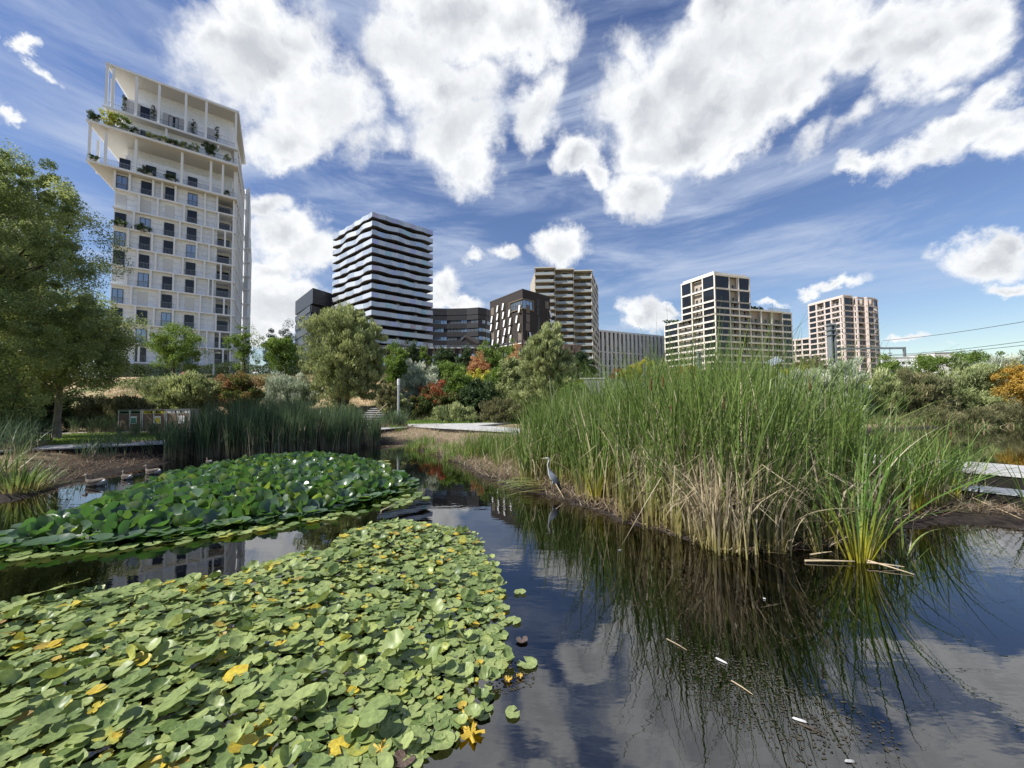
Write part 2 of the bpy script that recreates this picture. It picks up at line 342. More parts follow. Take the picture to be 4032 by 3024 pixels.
# ------------------------------------------------------------------ materials of the buildings
WHITE = mat('white_concrete', (.83, .84, .85), .75, .2, var=.05, vscale=.6)
WHITE2 = mat('white_brick_wall', (.82, .845, .88), .85, .15, var=.08, vscale=2.5, bump=.3, bscale=14)
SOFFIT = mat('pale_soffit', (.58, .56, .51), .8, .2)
DARKF = mat('dark_metal_frame', (.03, .032, .037), .45, .4)
GLASS = mat('window_glass', (.012, .015, .021), .08, .5)
GLASSL = mat('pale_window_glass', (.30, .36, .43), .08, .8, .65)
RAILM = mat('grey_railing', (.30, .31, .33), .4, .5, .6)
ALU = mat('pale_aluminium', (.48, .52, .56), .38, .5, .55, var=.10, vscale=1.5)
ALUP = [mat('rose_tinted_aluminium', (.56, .50, .56), .35, .5, .5, var=.15, vscale=4), mat('blue_tinted_aluminium', (.46, .56, .68), .35, .5, .5, var=.12, vscale=4),
        mat('green_tinted_aluminium', (.42, .58, .58), .35, .5, .5, var=.15, vscale=4), mat('lilac_tinted_aluminium', (.50, .50, .66), .35, .5, .5, var=.12, vscale=4), ALU, mat('bright_aluminium', (.60, .63, .66), .4, .5, .4)]
DKCONC = mat('dark_concrete', (.085, .08, .078), .8, .2, var=.15, vscale=1)
BLACKW = mat('black_cladding', (.040, .040, .044), .5, .35, var=.25, vscale=2)
BRICKD = mat('dark_brown_brick', (.052, .046, .044), .85, .15, var=.22, vscale=6, bump=.4, bscale=30)
GOLD = mat('brass_window_surround', (.22, .18, .11), .5, .4, .4)
CURT = mat('white_canvas', (.80, .81, .82), .8, .1)
SHUT = mat('closed_bronze_shutter', (.17, .145, .115), .6, .3, var=.1, vscale=9)
BEIGE = mat('beige_concrete', (.42, .38, .31), .85, .15, var=.08, vscale=1)
BEIGEL = mat('light_beige_panel', (.56, .53, .47), .8, .2, var=.05, vscale=1)
WOODP = mat('brown_timber_screen', (.25, .19, .125), .75, .2, var=.2, vscale=5)
FINW = mat('weathered_dark_fin', (.11, .085, .065), .8, .2, var=.2, vscale=3)
CREAM = mat('cream_concrete', (.71, .67, .59), .8, .15, var=.05, vscale=.7)
PINK = mat('pink_concrete', (.56, .485, .44), .8, .15, var=.05, vscale=.7)
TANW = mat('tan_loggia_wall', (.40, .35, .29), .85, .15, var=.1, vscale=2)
HOTEL = mat('light_grey_concrete', (.72, .71, .68), .8, .2, var=.06, vscale=1)
GREYC = mat('raw_concrete', (.36, .36, .345), .9, .15, var=.18, vscale=1.2, bump=.2)
BGLASS = mat('clear_railing_glass', (.34, .38, .38), .08, .8)
PALEGR = mat('pale_metal_panel', (.72, .76, .76), .5, .4, var=.08, vscale=.5)

# ------------------------------------------------------------------ building kit
class Wall:
    """a vertical plane from plan point P0 to P1 (left to right as seen); local x runs along it, local y into the building, z up"""
    def __init__(s, root, P0, P1):
        s.root = root; s.P0 = Vector((P0[0], P0[1], 0)); s.P1 = Vector((P1[0], P1[1], 0)); d = s.P1 - s.P0; s.L = d.length; d.normalize(); s.d = d
        s.M = Matrix.Translation(s.P0) @ Matrix.Rotation(math.atan2(d.y, d.x), 4, 'Z'); s.inv = Matrix.Translation(-root.location)
        s.n = Vector((d.y, -d.x, 0))
    def put(s, name, me, x=0, y=0, z=0, label=None, rx=0):
        M = s.inv @ s.M @ Matrix.Translation((x, y, z))
        if rx: M = M @ Matrix.Rotation(rx, 4, 'X')
        return obj(name, me, s.root, M, label)
    def s_at(s, u, v=1500, out=0.0):            # where the sight line through (u, v) meets the plane: (x, z)
        r = ray(u, v); p0 = s.P0 + s.n * out; k = (s.n.dot(p0)) / (s.n.dot(Vector((r.x, r.y, 0))))
        p = Vector((0, 0, CAMH)) + r * k; return (p - p0).dot(s.d), p.z
def xy(u, D):
    p = at(u, 1560, D); return (p.x, p.y)
CACHE = {}
def window_mesh(w, h, cols=2, rows=1, fr=.06, depth=.12, fm=DARKF):
    k = ('wf', round(w, 2), round(h, 2), cols, rows, fm.name)
    if k not in CACHE:
        w, h = round(w, 2), round(h, 2)
        b = MB()
        b.box(0, w, 0, depth, 0, fr); b.box(0, w, 0, depth, h - fr, h)
        for c in range(cols + 1):
            x = c * (w - fr) / cols; b.box(x, x + fr, .003, depth - .003, fr, h - fr)
        for r_ in range(1, rows):
            z = r_ * h / rows; b.box(fr, w - fr, .02, depth - .02, z - fr / 2, z + fr / 2)
        CACHE[k] = b.mesh('window', fm)
    return CACHE[k]
def pane_mesh(w, h, gm=GLASS):
    k = ('pane', round(w, 2), round(h, 2), gm.name)
    if k not in CACHE: CACHE[k] = MB().box(.03, round(w, 2) - .03, .05, .08, .03, round(h, 2) - .03).mesh('pane', gm)
    return CACHE[k]
def window(F, x, z, w, h, y=0.0, cols=2, rows=1, gm=GLASS, fm=DARKF, name='window', label=None):
    o = F.put(name, window_mesh(w, h, cols, rows, fm=fm), x, y, z, label)
    obj('pane', pane_mesh(w, h, gm), o); return o
def rail_mesh(w, h=1.0, n=None, m=RAILM, glass=False):
    k = ('rail', round(w, 2), round(h, 2), glass, m.name)
    if k not in CACHE:
        w = round(w, 2); b = MB(); b.box(0, w, 0, .05, h - .05, h)
        if glass: b.box(0, w, .01, .035, .08, h - .05, 1)
        else:
            n = n or max(2, int(w / .16)); b.box(0, w, 0, .05, 0, .04)
            for i in range(n + 1):
                x = i * (w - .03) / n; b.box(x, x + .03, .01, .04, .04, h - .05)
        CACHE[k] = b.mesh('railing', [m, BGLASS])
    return CACHE[k]
def railing(F, x, z, w, y=0.0, h=1.0, glass=False, parent=None):
    if parent is not None: return obj('railing', rail_mesh(w, h, glass=glass), parent, Matrix.Translation((x, y, z)))
    return F.put('railing', rail_mesh(w, h, glass=glass), x, y, z)
def slab_mesh(x0, x1, y0, y1, z0, z1, m, key='slab'):
    return MB().box(x0, x1, y0, y1, z0, z1).mesh(key, m)

# ---------------------------------------------------- 1  the white tower on the left
zA = lambda u, v, D: at(u, v, D).z
bt = thing('apartment_tower', 'tall white tower with open columned terraces and planted balconies behind the left trees', 'building', (-56, 64, 5))
A0 = xy(417, 58.6); B0 = xy(906, 68.0); C0 = xy(941, 83.0); D0 = xy(972, 96.5)
Fw = Wall(bt, A0, B0); Lw = Fw.L
ZS = [55.6, 48.6, 45.0, 39.2]; z = 39.2
while z > 6.5: z -= 3.02; ZS.append(z)
body_top = 39.2
# core volume, set back behind the frame; its edges follow the plan
def off(P, Q, d):                        # plan point P pushed d into the building square to P->Q
    dx, dy = Q[0]-P[0], Q[1]-P[1]; l = math.hypot(dx, dy); return (P[0] - dy/l*d, P[1] + dx/l*d)
Fs = Wall(bt, B0, C0); Fs2 = Wall(bt, (C0[0] + 1.6, C0[1] - .4), D0)
backA = (A0[0] - 8, A0[1] + 16)
core = MB()
a1 = off(A0, B0, .55); b1 = off(B0, A0, -.55); b1 = (b1[0] - 2.4 * Fw.d.x, b1[1] - 2.4 * Fw.d.y); c1 = (C0[0] - .8, C0[1])
b2 = (B0[0] - .3 * Fw.d.x - Fs.n.x * .5 + .8 * Fs.d.x * 4, B0[1] - .3 * Fw.d.y - Fs.n.y * .5 + .8 * Fs.d.y * 4)
def ccw(p):
    s = sum(p[i][0]*p[(i+1) % len(p)][1] - p[(i+1) % len(p)][0]*p[i][1] for i in range(len(p))); return p if s > 0 else p[::-1]
def loc(p): return [(x + 56, y - 64) for x, y in p]
cs = (C0[0] - Fs.n.x * .5, C0[1] - Fs.n.y * .5)
core.prism(ccw(loc([a1, b1, (b1[0] - Fw.n.x * 2.4, b1[1] - Fw.n.y * 2.4), b2, cs, backA])), 0, body_top - 5 - .3)
a3 = off(A0, B0, 3.2); a3 = (a3[0] + Fw.d.x * .9, a3[1] + Fw.d.y * .9); b3 = off(B0, A0, -3.2); b3 = (b3[0] - Fw.d.x * 2.7, b3[1] - Fw.d.y * 2.7)
core.prism(ccw(loc([a3, b3, b2, cs, backA])), body_top - 5, 45.0 - 5 - .3)
a4 = off(A0, B0, 1.1); b4 = off(B0, A0, -1.1); b4 = (b4[0] - Fw.d.x * .9, b4[1] - Fw.d.y * .9); a4 = (a4[0] + Fw.d.x * .5, a4[1] + Fw.d.y * .5)
core.prism(ccw(loc([a4, b4, b2, cs, backA])), 45.0 - 5, 48.6 - 5 - .2)
a5 = off(A0, B0, 3.0); a5 = (a5[0] + Fw.d.x * 1.9, a5[1] + Fw.d.y * 1.9); b5 = off(B0, A0, -3.0); b5 = (b5[0] - Fw.d.x * 1.1, b5[1] - Fw.d.y * 1.1)
core.prism(ccw(loc([a5, b5, b2, cs, backA])), 48.6 - 5, 55.6 - 5 - .3)
obj('wall', core.mesh('wall', WHITE2), bt)
BR = (B0[0] + .0, B0[1]); 
def slab(z, th, ext_l, ext_f, name='floor_slab', m=WHITE, ext_s=0.25, soffit=True):
    l = (A0[0] - Fw.d.x * ext_l + Fw.n.x * ext_f, A0[1] - Fw.d.y * ext_l + Fw.n.y * ext_f)
    r_ = (B0[0] + Fw.n.x * ext_f + Fs.n.x * ext_s, B0[1] + Fw.n.y * ext_f + Fs.n.y * ext_s)
    c = (C0[0] + Fs.n.x * ext_s, C0[1] + Fs.n.y * ext_s); bk = (backA[0] - Fw.d.x * ext_l, backA[1] - Fw.d.y * ext_l)
    o = obj(name, MB().prism(ccw(loc([l, r_, c, bk])), z - 5 - th, z - 5).mesh(name, m), bt)
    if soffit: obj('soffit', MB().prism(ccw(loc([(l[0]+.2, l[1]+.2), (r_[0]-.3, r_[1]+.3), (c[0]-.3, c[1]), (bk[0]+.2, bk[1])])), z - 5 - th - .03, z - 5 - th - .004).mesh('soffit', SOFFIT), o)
slab(55.6, .32, 1.45, .35, 'roof')
slab(48.6, .30, 1.6, .35)
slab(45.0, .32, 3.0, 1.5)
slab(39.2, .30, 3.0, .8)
for z in ZS[4:]: slab(z, .22, .1, .12, soffit=False)
col = MB().box(-.16, .16, -.16, .16, 0, 1).mesh('column', WHITE)
def column(F, x, z0, z1, y=.0, w=1.0):
    M = F.inv @ F.M @ Matrix.Translation((x, y, z0)) @ Matrix.Diagonal((w, w, z1 - z0, 1)); return obj('column', col, bt, M)
# columns of the two open terraces
for u, v in ((447, 330), (537, 380), (626, 420), (731, 460), (811, 500)): column(Fw, Fw.s_at(u, v)[0], 48.6, 55.28)
column(Fw, Lw - .15, 48.6, 55.28); column(Fw, -1.25, 48.6, 55.28); column(Fw, -1.2, 48.6, 55.28, 3.2)
for u, v in ((416, 600), (534, 640), (715, 700), (829, 735), (876, 745)): column(Fw, Fw.s_at(u, v, .5)[0], 39.2, 44.68, -.55)
column(Fw, -2.7, 39.2, 44.68, -.5); column(Fw, -2.5, 39.2, 44.68, 3.5)
for u, v in ((655, 520), (860, 570)): column(Fw, Fw.s_at(u, v)[0], 45.0, 48.3, .15, .8)
# body floors: fins, tall windows, closed shutters
WU = [466, 566, 662, 751]; WS = [Fw.s_at(466, 1010)[0], Fw.s_at(565, 1010)[0], Fw.s_at(661, 1010)[0], Fw.s_at(751, 1010)[0]]
FINS = {0: (449, 509, 602, 638, 691, 808, 856), 1: (546, 620, 725, 808, 860), 2: (525, 708, 793, 840, 887), 3: (503, 598, 686, 774, 823), 4: (540, 612, 720, 805, 870),
        5: (497, 592, 682, 768, 821, 838), 6: (515, 628, 700, 789, 836, 882), 7: (531, 605, 680, 784, 850), 8: (586, 655, 783, 814, 865), 9: (546, 640, 765, 815, 878), 10: (520, 610, 700, 795, 845)}
SHUTTER = {(1, 0), (1, 1), (1, 2), (4, 2), (5, 0), (6, 1), (6, 3), (8, 2)}
shm = MB(); shm.box(0, 1.25, 0, .05, 0, 2.3)
for i in range(11): shm.box(.02, 1.23, -.015, -.002, .08 + i * .2, .22 + i * .2)
shm = shm.mesh('shutter', mat('white_roller_shutter', (.66, .67, .67), .6, .2))
joint = MB().box(0, 1, -.012, .01, 0, .03).mesh('wall_joint', mat('wall_joint_shadow_gap', (.42, .43, .44), .9))
for i, zt in enumerate(ZS[3:-1]):
    zb = ZS[3:][i + 1]; fl = zb; hh = zt - zb - .22
    for u in FINS.get(i, FINS[7]):
        vmid = at(u, 1000, 64); s = Fw.s_at(u, 1512 - (zb - 4) * 23)[0]
        M = Fw.inv @ Fw.M @ Matrix.Translation((s, .15, fl)) @ Matrix.Diagonal((.75, 1.9, hh, 1)); obj('fin', col, bt, M)
    obj('fin', col, bt, Fw.inv @ Fw.M @ Matrix.Translation((Lw - .14, .15, fl)) @ Matrix.Diagonal((.8, 1.6, hh, 1)))
    for k, s in enumerate(WS):
        if (i, k) in SHUTTER: Fw.put('shutter', shm, s - .62, .52, fl + .05)
        else:
            window(Fw, s - .62, fl + .05, 1.25, 2.3, .44, gm=GLASS if (i + k) % 3 else GLASSL)
            railing(Fw, s - .68, fl + .05, 1.36, .34)
    for q in (.9, 1.8): obj('wall_joint', joint, bt, Fw.inv @ Fw.M @ Matrix.Translation((.1, .545, fl + q)) @ Matrix.Diagonal((Lw - 2.8, 1, 1, 1)))
    railing(Fw, Lw - 2.5, fl + .02, 2.4, .02)
    lg = MB(); lg.box(Lw - 2.45, Lw - .4, 2.9, 2.96, fl, zt - .25); o = Fw.put('loggia_window', window_mesh(1.7, 2.2, 2), Lw - 2.3, 2.84, fl + .05); obj('pane', pane_mesh(1.7, 2.2), o)
# terrace level windows
for u in (490, 594, 673, 759): s, _ = Fw.s_at(u, 670, -.9); window(Fw, s - .6, 39.25, 1.25, 2.3, .83); 
for u in (572, 682): s, _ = Fw.s_at(u, 530, -1.1); window(Fw, s - .6, 45.05, 1.25, 2.2, 1.0); railing(Fw, s - .66, 45.05, 1.36, .9)
for u in (572, 683): s, _ = Fw.s_at(u, 460, -.9); window(Fw, s - .6, 48.65, 1.3, 2.5, .83)
Fw.put('terrace_room', slab_mesh(1.0, Lw - 1.7, .95, 3.3, 39.22, 42.25, WHITE2)); Fw.put('terrace_room', slab_mesh(.5, Lw - 1.5, .95, 3.1, 48.62, 51.7, WHITE2))
for q, x0_, x1_ in ((40.3, 1.0, Lw - 1.7), (41.3, 1.0, Lw - 1.7), (50.7, .5, Lw - 1.5)): obj('wall_joint', joint, bt, Fw.inv @ Fw.M @ Matrix.Translation((x0_, .94, q)) @ Matrix.Diagonal((x1_ - x0_, 1, 1, 1)))
scr = MB()
for i in range(9): scr.box(i * .14, i * .14 + .1, 0, .05, 0, 2.7)
scr = scr.mesh('screen_panel', mat('perforated_white_screen', (.52, .52, .53), .7, .2))
for u in (500, 530, 610, 660, 710, 760, 830): s, _ = Fw.s_at(u, 470, -.9); Fw.put('screen_panel', scr, s - .6, .87, 48.65)
railing(Fw, -1.2, 48.6, Lw + 1.2, .05, .95); railing(Fw, -2.9, 45.0, Lw + 2.9, -1.3, .95); railing(Fw, -2.9, 39.2, Lw + 2.9, -.6, .9)
# the right-hand side: narrow slots of window between fins, floor after floor
for FF, z1, n in ((Fs, 55.2, 9), (Fs2, 49.5, 5)):
    if FF is Fs2:
        P = [(C0[0] + 1.6, C0[1] - .4), D0, (D0[0] - 10, D0[1] + 2), (C0[0] - 8, C0[1] + 3)]
        obj('wing', MB().prism(ccw(loc(P)), 0, 49.7 - 5).mesh('wing', WHITE2), bt)
    zz = ZS[1:] if FF is Fs else ZS[2:]
    for i, zt in enumerate(zz[:-1]):
        zb = zz[i + 1]
        if zt > z1 or zt - zb > 4.5 and FF is Fs2: continue
        for k in range(n):
            s = (k + .3 + .35 * ((i * 7 + k * 3) % 5) / 4) * FF.L / n
            if (i * 5 + k * 3) % 4 != 0: window(FF, s, zb + .25, .8, 2.1, -.06 if FF is Fs2 else .35, cols=1)
            M = FF.inv @ FF.M @ Matrix.Translation((s - .25, .05 if FF is Fs else -.1, zb)) @ Matrix.Diagonal((.6, 1.8, zt - zb - .2, 1)); obj('fin', col, bt, M)
        if FF is Fs2: FF.put('floor_slab', slab_mesh(-.2, FF.L, -.3, .5, zb - .2, zb, WHITE))

# ---------------------------------------------------- 2  the striped tower
bs = thing('apartment_tower', 'dark tower wrapped in wavy silver balcony bands, right of the white tower', 'building', (-47, 133, 5))
cP = xy(1459, 127.0); lP = xy(1302, 145.5); rP = xy(1704, 142.0)
ztop = at(1459, 833, 127).z
Sl = Wall(bs, lP, cP); Sr = Wall(bs, cP, rP)
bk = (lP[0] + rP[0] - cP[0], lP[1] + rP[1] - cP[1]); cc = ((lP[0] + rP[0]) / 2, (lP[1] + rP[1]) / 2)
shr = lambda p, f: (cc[0] + (p[0] - cc[0]) * f - bs.location.x, cc[1] + (p[1] - cc[1]) * f - bs.location.y)
obj('wall', MB().prism(ccw([shr(p, .83) for p in (cP, rP, bk, lP)]), 0, ztop - 5 - 2).mesh('wall', BRICKD), bs)
PITCHF = 3.04; modes = ['zig', 'wave', 'wave', 'flat', 'zig2', 'zig', 'wave', 'wave', 'zig', 'flat', 'wave', 'zig2', 'zig', 'flat', 'wave', 'zig']
for i in range(16):
    zt = ztop - i * PITCHF; mode = modes[i]
    if zt < 14: break
    outl = []
    for F_, flip in ((Sl, 0), (Sr, 1)):
        nseg = 12
        npan = 10
        def o_at(s):
            t = s / F_.L * 5
            if mode == 'flat': return .0
            if mode == 'wave': return .42 * math.sin(t * math.pi * 1.0 + i)
            tt = (t * (1 if mode == 'zig' else .5) + .5 * i) % 1; return .8 * abs(tt - .5) - .2
        fn = 4 if mode == 'wave' else 1
        for k in range(npan):
            b = MB(); pts = []
            for q in range(fn + 1):
                s = (k + q / fn) * F_.L / npan; fade = min(1, s / 1.5, (F_.L - s) / 1.5); pts.append((s, -o_at(s) * max(0, fade)))
            for (sa, ya), (sb, yb) in zip(pts[:-1], pts[1:]):
                i0 = len(b.v); z0_, z1_ = -1.62, 0
                b.v += [(sa, ya, z0_), (sb, yb, z0_), (sb, yb + .08, z0_), (sa, ya + .08, z0_), (sa, ya, z1_), (sb, yb, z1_), (sb, yb + .08, z1_), (sa, ya + .08, z1_)]
                b.f += [(i0, i0+3, i0+2, i0+1), (i0+4, i0+5, i0+6, i0+7), (i0, i0+1, i0+5, i0+4), (i0+1, i0+2, i0+6, i0+5), (i0+2, i0+3, i0+7, i0+6), (i0+3, i0, i0+4, i0+7)]; b.m += [0] * 6
            if F_ is Sr: m_ = ALUP[(k * 3 + i * 5) % 6] if (k + i) % 3 == 0 else (ALUP[5] if k % 2 else ALU)
            else: m_ = ALUP[5] if (k // 2 + i) % 2 else ALU
            F_.put('balcony_panel', b.mesh('balcony_panel', m_), 0, 0, zt)
            outl += [(F_.M @ Vector((p[0], p[1], 0))) for p in pts]
    poly = [(p.x - bs.location.x, p.y - bs.location.y) for p in outl[:]] + [(rP[0] - bs.location.x, rP[1] - bs.location.y), (bk[0] - bs.location.x, bk[1] - bs.location.y), (lP[0] - bs.location.x, lP[1] - bs.location.y)]
    if i > -1: obj('balcony_slab', MB().prism(ccw(poly[:-3] + [(bk[0] - bs.location.x, bk[1] - bs.location.y)]), zt - 5 - 1.86, zt - 5 - 1.63).mesh('balcony_slab', DKCONC), bs)
    for F_ in (Sl, Sr):      # openings in the recessed wall
        yb_ = F_.L * .085
        for k in range(8):
            s = F_.L * (.12 + .1 * k); 
            if (k * 3 + i) % 2: window(F_, s, zt - 1.36 - PITCHF + .3, 1.5, 2.2, yb_ * 1.15, cols=2)
            elif k in (3, 6) and F_ is Sr: F_.put('shutter', shm, s, yb_ * 1.15, zt - 1.36 - PITCHF + .1)

# ---------------------------------------------------- 3  the dark block left of it
def strip_building(root, P, ztop, dz, nfl, F_, over=.0, glass_h=1.35, cols_w=1.7, gm=GLASS, skip=lambda i, k: False, bm=BLACKW, recess=.35):
    rx, ry = root.location.x, root.location.y
    obj('wall', MB().prism(ccw([(x - rx, y - ry) for x, y in P]), 0, ztop - root.location.z - .5).mesh('wall', DARKF), root)
    for F in F_:
        for i in range(nfl):
            zt = ztop - i * dz
            if zt < 10: break
            F.put('cladding_band', slab_mesh(-.05, F.L + .05, -recess, .02, zt - (dz - glass_h), zt, bm))
            n = max(1, int(F.L / cols_w)); w = F.L / n
            for k in range(n):
                if not skip(i, k): window(F, k * w, zt - dz, w, glass_h, -recess + .22, cols=1, gm=gm)
bd = thing('office_building', 'dark grey banded office block left of the silver striped tower', 'building', (-75, 150, 5))
cD = xy(1219, 141); lD = xy(1160, 160); rD = xy(1420, 163); bD = (lD[0] + rD[0] - cD[0], lD[1] + rD[1] - cD[1]); zD = at(1228, 1134, 140).z
Dl = Wall(bd, lD, cD); Dr = Wall(bd, cD, rD)
strip_building(bd, [shr_ for shr_ in (cD, rD, bD, lD)], zD - 6.2, 3.7, 9, (Dl, Dr), skip=lambda i, k: (i * 3 + k) % 7 == 0, bm=mat('grey_metal_cladding', (.075, .08, .086), .45, .4, .3, var=.15, vscale=1.5))
tp = [(x + d[0], y + d[1]) for (x, y), d in zip((cD, rD, bD, lD), ((1.2, -1.2), (1, -1), (0, 0), (.3, -1.2)))]
obj('top_storey', MB().prism(ccw([(x + 75, y - 150) for x, y in tp]), zD - 5 - 5.6, zD - 5).mesh('top_storey', mat('dark_ribbed_cladding', (.05, .052, .057), .45, .4, .3, var=.2, vscale=2)), bd)

# ---------------------------------------------------- 4  the long curved office
bc = thing('office_building', 'long curved black office with strip windows between silver tower and brown brick block', 'building', (-25, 185, 5))
pts = [xy(1640, 178), xy(1760, 180), xy(1840, 179.5), xy(1885, 178), xy(1912, 180), xy(1940, 186), xy(1990, 196)]
zC = at(1760, 1216, 180).z
fw = [Wall(bc, pts[i], pts[i + 1]) for i in range(len(pts) - 1)]
strip_building(bc, pts + [(pts[-1][0], 215), (pts[0][0], 210)], zC - 3.4, 3.9, 8, fw, skip=lambda i, k: (i * 5 + k) % 13 == 0, gm=GLASSL, cols_w=1.5, glass_h=1.7)
for F in fw: F.put('top_storey', slab_mesh(-.05, F.L + .05, -.45, 1, zC - 3.2, zC, BLACKW))
obj('roof', MB().prism(ccw([(x + 25, y - 185) for x, y in pts + [(pts[-1][0], 214), (pts[0][0], 209)]]), zC - 5 - .6, zC - 5 - .1).mesh('roof', DKCONC), bc)

# ---------------------------------------------------- 5  the dark brick block with white canvas shades
bb = thing('apartment_block', 'dark brown brick block with tilted white window canvases and brass surrounds', 'building', (3, 137, 5))
cB = xy(2061, 128); lB = xy(1931, 144.5); rB = xy(2170, 138); kB = (lB[0] + rB[0] - cB[0], lB[1] + rB[1] - cB[1]); zB = at(2061, 1141, 128).z
Bl = Wall(bb, lB, cB); Br = Wall(bb, cB, rB)
obj('wall', MB().prism(ccw([(x - 3, y - 137) for x, y in (cB, rB, kB, lB)]), 0, zB - 5).mesh('wall', BRICKD), bb)
obj('parapet', MB().prism(ccw([(x - 3, y - 137) for x, y in ((cB[0], cB[1] - .15), (rB[0] + .1, rB[1]), kB, (lB[0] - .1, lB[1]))]), zB - 5 + .003, zB - 5 + .35).mesh('parapet', DKCONC), bb)
canv = MB().quad((0, 0, 2.6), (.85, 0, 2.6), (.95, -.55, .05), (.25, -.55, .05)).quad((0, -.03, 2.6), (.25, -.58, .05), (.95, -.58, .05), (.85, -.03, 2.6)).mesh('canvas_shade', CURT)
sur = MB().box(-.12, 0, -.22, .1, -.1, 2.7).box(1.6, 1.72, -.22, .1, -.1, 2.7).box(0, 1.6, -.22, .1, 2.6, 2.7).box(0, 1.6, -.22, .1, -.1, 0).mesh('window_surround', GOLD)
def shade_window(F, u, v, shut=False, w=1.6):
    s, z = F.s_at(u, v)
    if shut: F.put('closed_shutter', slab_mesh(0, 1.9, -.06, .05, 0, 2.7, SHUT), s - .9, 0, z - 1.3); return
    o = F.put('window', window_mesh(1.6, 2.6, 2), s - .8, -.1, z - 1.3); obj('pane', pane_mesh(1.6, 2.6), o); obj('window_surround', sur, o)
    F.put('canvas_shade', canv, s - .35 if F is Bl else s - .2, -.3, z - 1.3)
zz = lambda x, y: (1700 + x / 2.37, 1020 + y / 2.37)
for x, y in ((620, 468), (672, 448), (825, 468), (621, 542), (674, 528), (731, 508), (568, 567), (800, 565), (740, 585), (683, 603), (617, 625), (562, 643), (820, 640), (733, 668), (690, 680), (629, 700), (743, 745), (675, 760), (625, 775), (576, 785)): shade_window(Bl, *zz(x, y))
for x, y in ((567, 490), (570, 715), (823, 722)): shade_window(Bl, *zz(x, y), shut=True)
for x, y in ((1092, 515), (1097, 595), (905, 720)): shade_window(Br, *zz(x, y))
for x, y in ((897, 468), (897, 553), (895, 635), (1075, 430)): shade_window(Br, *zz(x, y), shut=True)
for x, y in ((992, 410), (991, 490), (998, 575), (995, 650)):
    s, z = Br.s_at(*zz(x, y)); window(Br, s - .4, z - 1.25, .9, 2.5, -.12, cols=1, fm=GOLD)
s0, z0 = Bl.s_at(*zz(735, 425)); z1 = z0 + 1.2
n = 7; w = (Bl.L - s0) / n
for k in range(n): window(Bl, s0 + k * w, zB - 6.2, w, 2.9, -.1, cols=1, gm=GLASSL)
s1, _ = Br.s_at(*zz(940, 390))
for k in range(3): window(Br, k * s1 / 3, zB - 6.2, s1 / 3, 2.9, -.1, cols=1, gm=GLASSL)
for F, a, b in ((Bl, s0 - .5, Bl.L + .3), (Br, -.3, s1 + .4)):
    F.put('window_surround', slab_mesh(a, b, -.35, .05, zB - 3.25, zB - 2.95, GOLD)); F.put('window_surround', slab_mesh(a, b, -.35, .05, zB - 6.55, zB - 6.25, GOLD))
Bl.put('window_surround', slab_mesh(s0 - .5, s0 - .1, -.35, .05, zB - 6.25, zB - 3.25, GOLD)); Br.put('window_surround', slab_mesh(s1 + .05, s1 + .4, -.35, .05, zB - 6.25, zB - 3.25, GOLD))

# low brick podium with timber fins in front
bp = thing('podium_building', 'low brown brick podium with upright timber fins and white roof rail below the dark blocks', 'building', (-20, 112, 4))
pp = [xy(1440, 112), xy(1950, 113), xy(2060, 104), xy(2085, 110)]
zp = 2.3 + (1581 - 1368) / 1515 * 112
obj('wall', MB().prism(ccw([(x + 20, y - 112) for x, y in pp + [(8, 124), (-44, 124)]]), 0, zp - 4).mesh('wall', BRICKD), bp)
for i in range(3):
    F = Wall(bp, pp[i], pp[i + 1]); n = int(F.L / 1.9)
    fn = MB().box(-.10, .10, -.45, 0, 3, zp + 1.0).mesh('timber_fin', FINW)
    for k in range(n + 1): F.put('timber_fin', fn, k * F.L / n)
    F.put('railing', rail_mesh(F.L, 1.0), 0, .4, zp)
    F.put('roof_edge', slab_mesh(-.1, F.L + .1, -.2, .4, zp - .002, zp + .25, mat('pale_roof_edge', (.5, .5, .48)) if i == 0 else HOTEL))
    for k in range(int(F.L / 3.8)): window(F, k * 3.8 + .3, zp - 5.2, 1.5, 3.6, -.1, gm=GLASSL)
# the slanted dark roof hood seen on the podium
p = at(1812, 1352, 118); q = obj('roof_hood', MB().tube([(0, 0, 0), (1.6, 0, 1.5), (5.5, 0, -.9), (7, 0, -1.5)], [.15, .9, 1.5, .9], 6).mesh('roof_hood', BRICKD), bp, Matrix.Translation(p - Vector((-20, 112, 4)) + Vector((0, 0, .4))))

# rough stone building right of the big willow
bg_ = thing('stone_building', 'rough brown stone building with a stepped roof behind the dark round trees', 'building', (16, 108, 4))
for (u0, u1, v1, D) in ((2225, 2290, 1357, 108), (2262, 2318, 1400, 103), (2298, 2345, 1455, 98)):
    a, b = xy(u0, D), xy(u1, D); zt = 2.3 + (1580 - v1) / 1515 * D
    g = MB(); nlay = 12
    for l in range(nlay):
        for k in range(5):
            x0 = a[0] + (b[0] - a[0]) * k / 5; x1 = a[0] + (b[0] - a[0]) * (k + 1) / 5; jit = random.uniform(-.25, .1)
            z0_ = (zt - 4) * l / nlay; g.box(x0 - 16 + .02, x1 - 16 - .02, D - 108 + jit, D - 108 + 6 + .01 * l, z0_ + .02, (zt - 4) * (l + 1) / nlay)
    obj('stone_wall', g.mesh('stone_wall', mat('rough_brown_stone', (.10, .075, .062), .95, .1, var=.4, vscale=1.6, bump=1.0, bscale=3)), bg_)

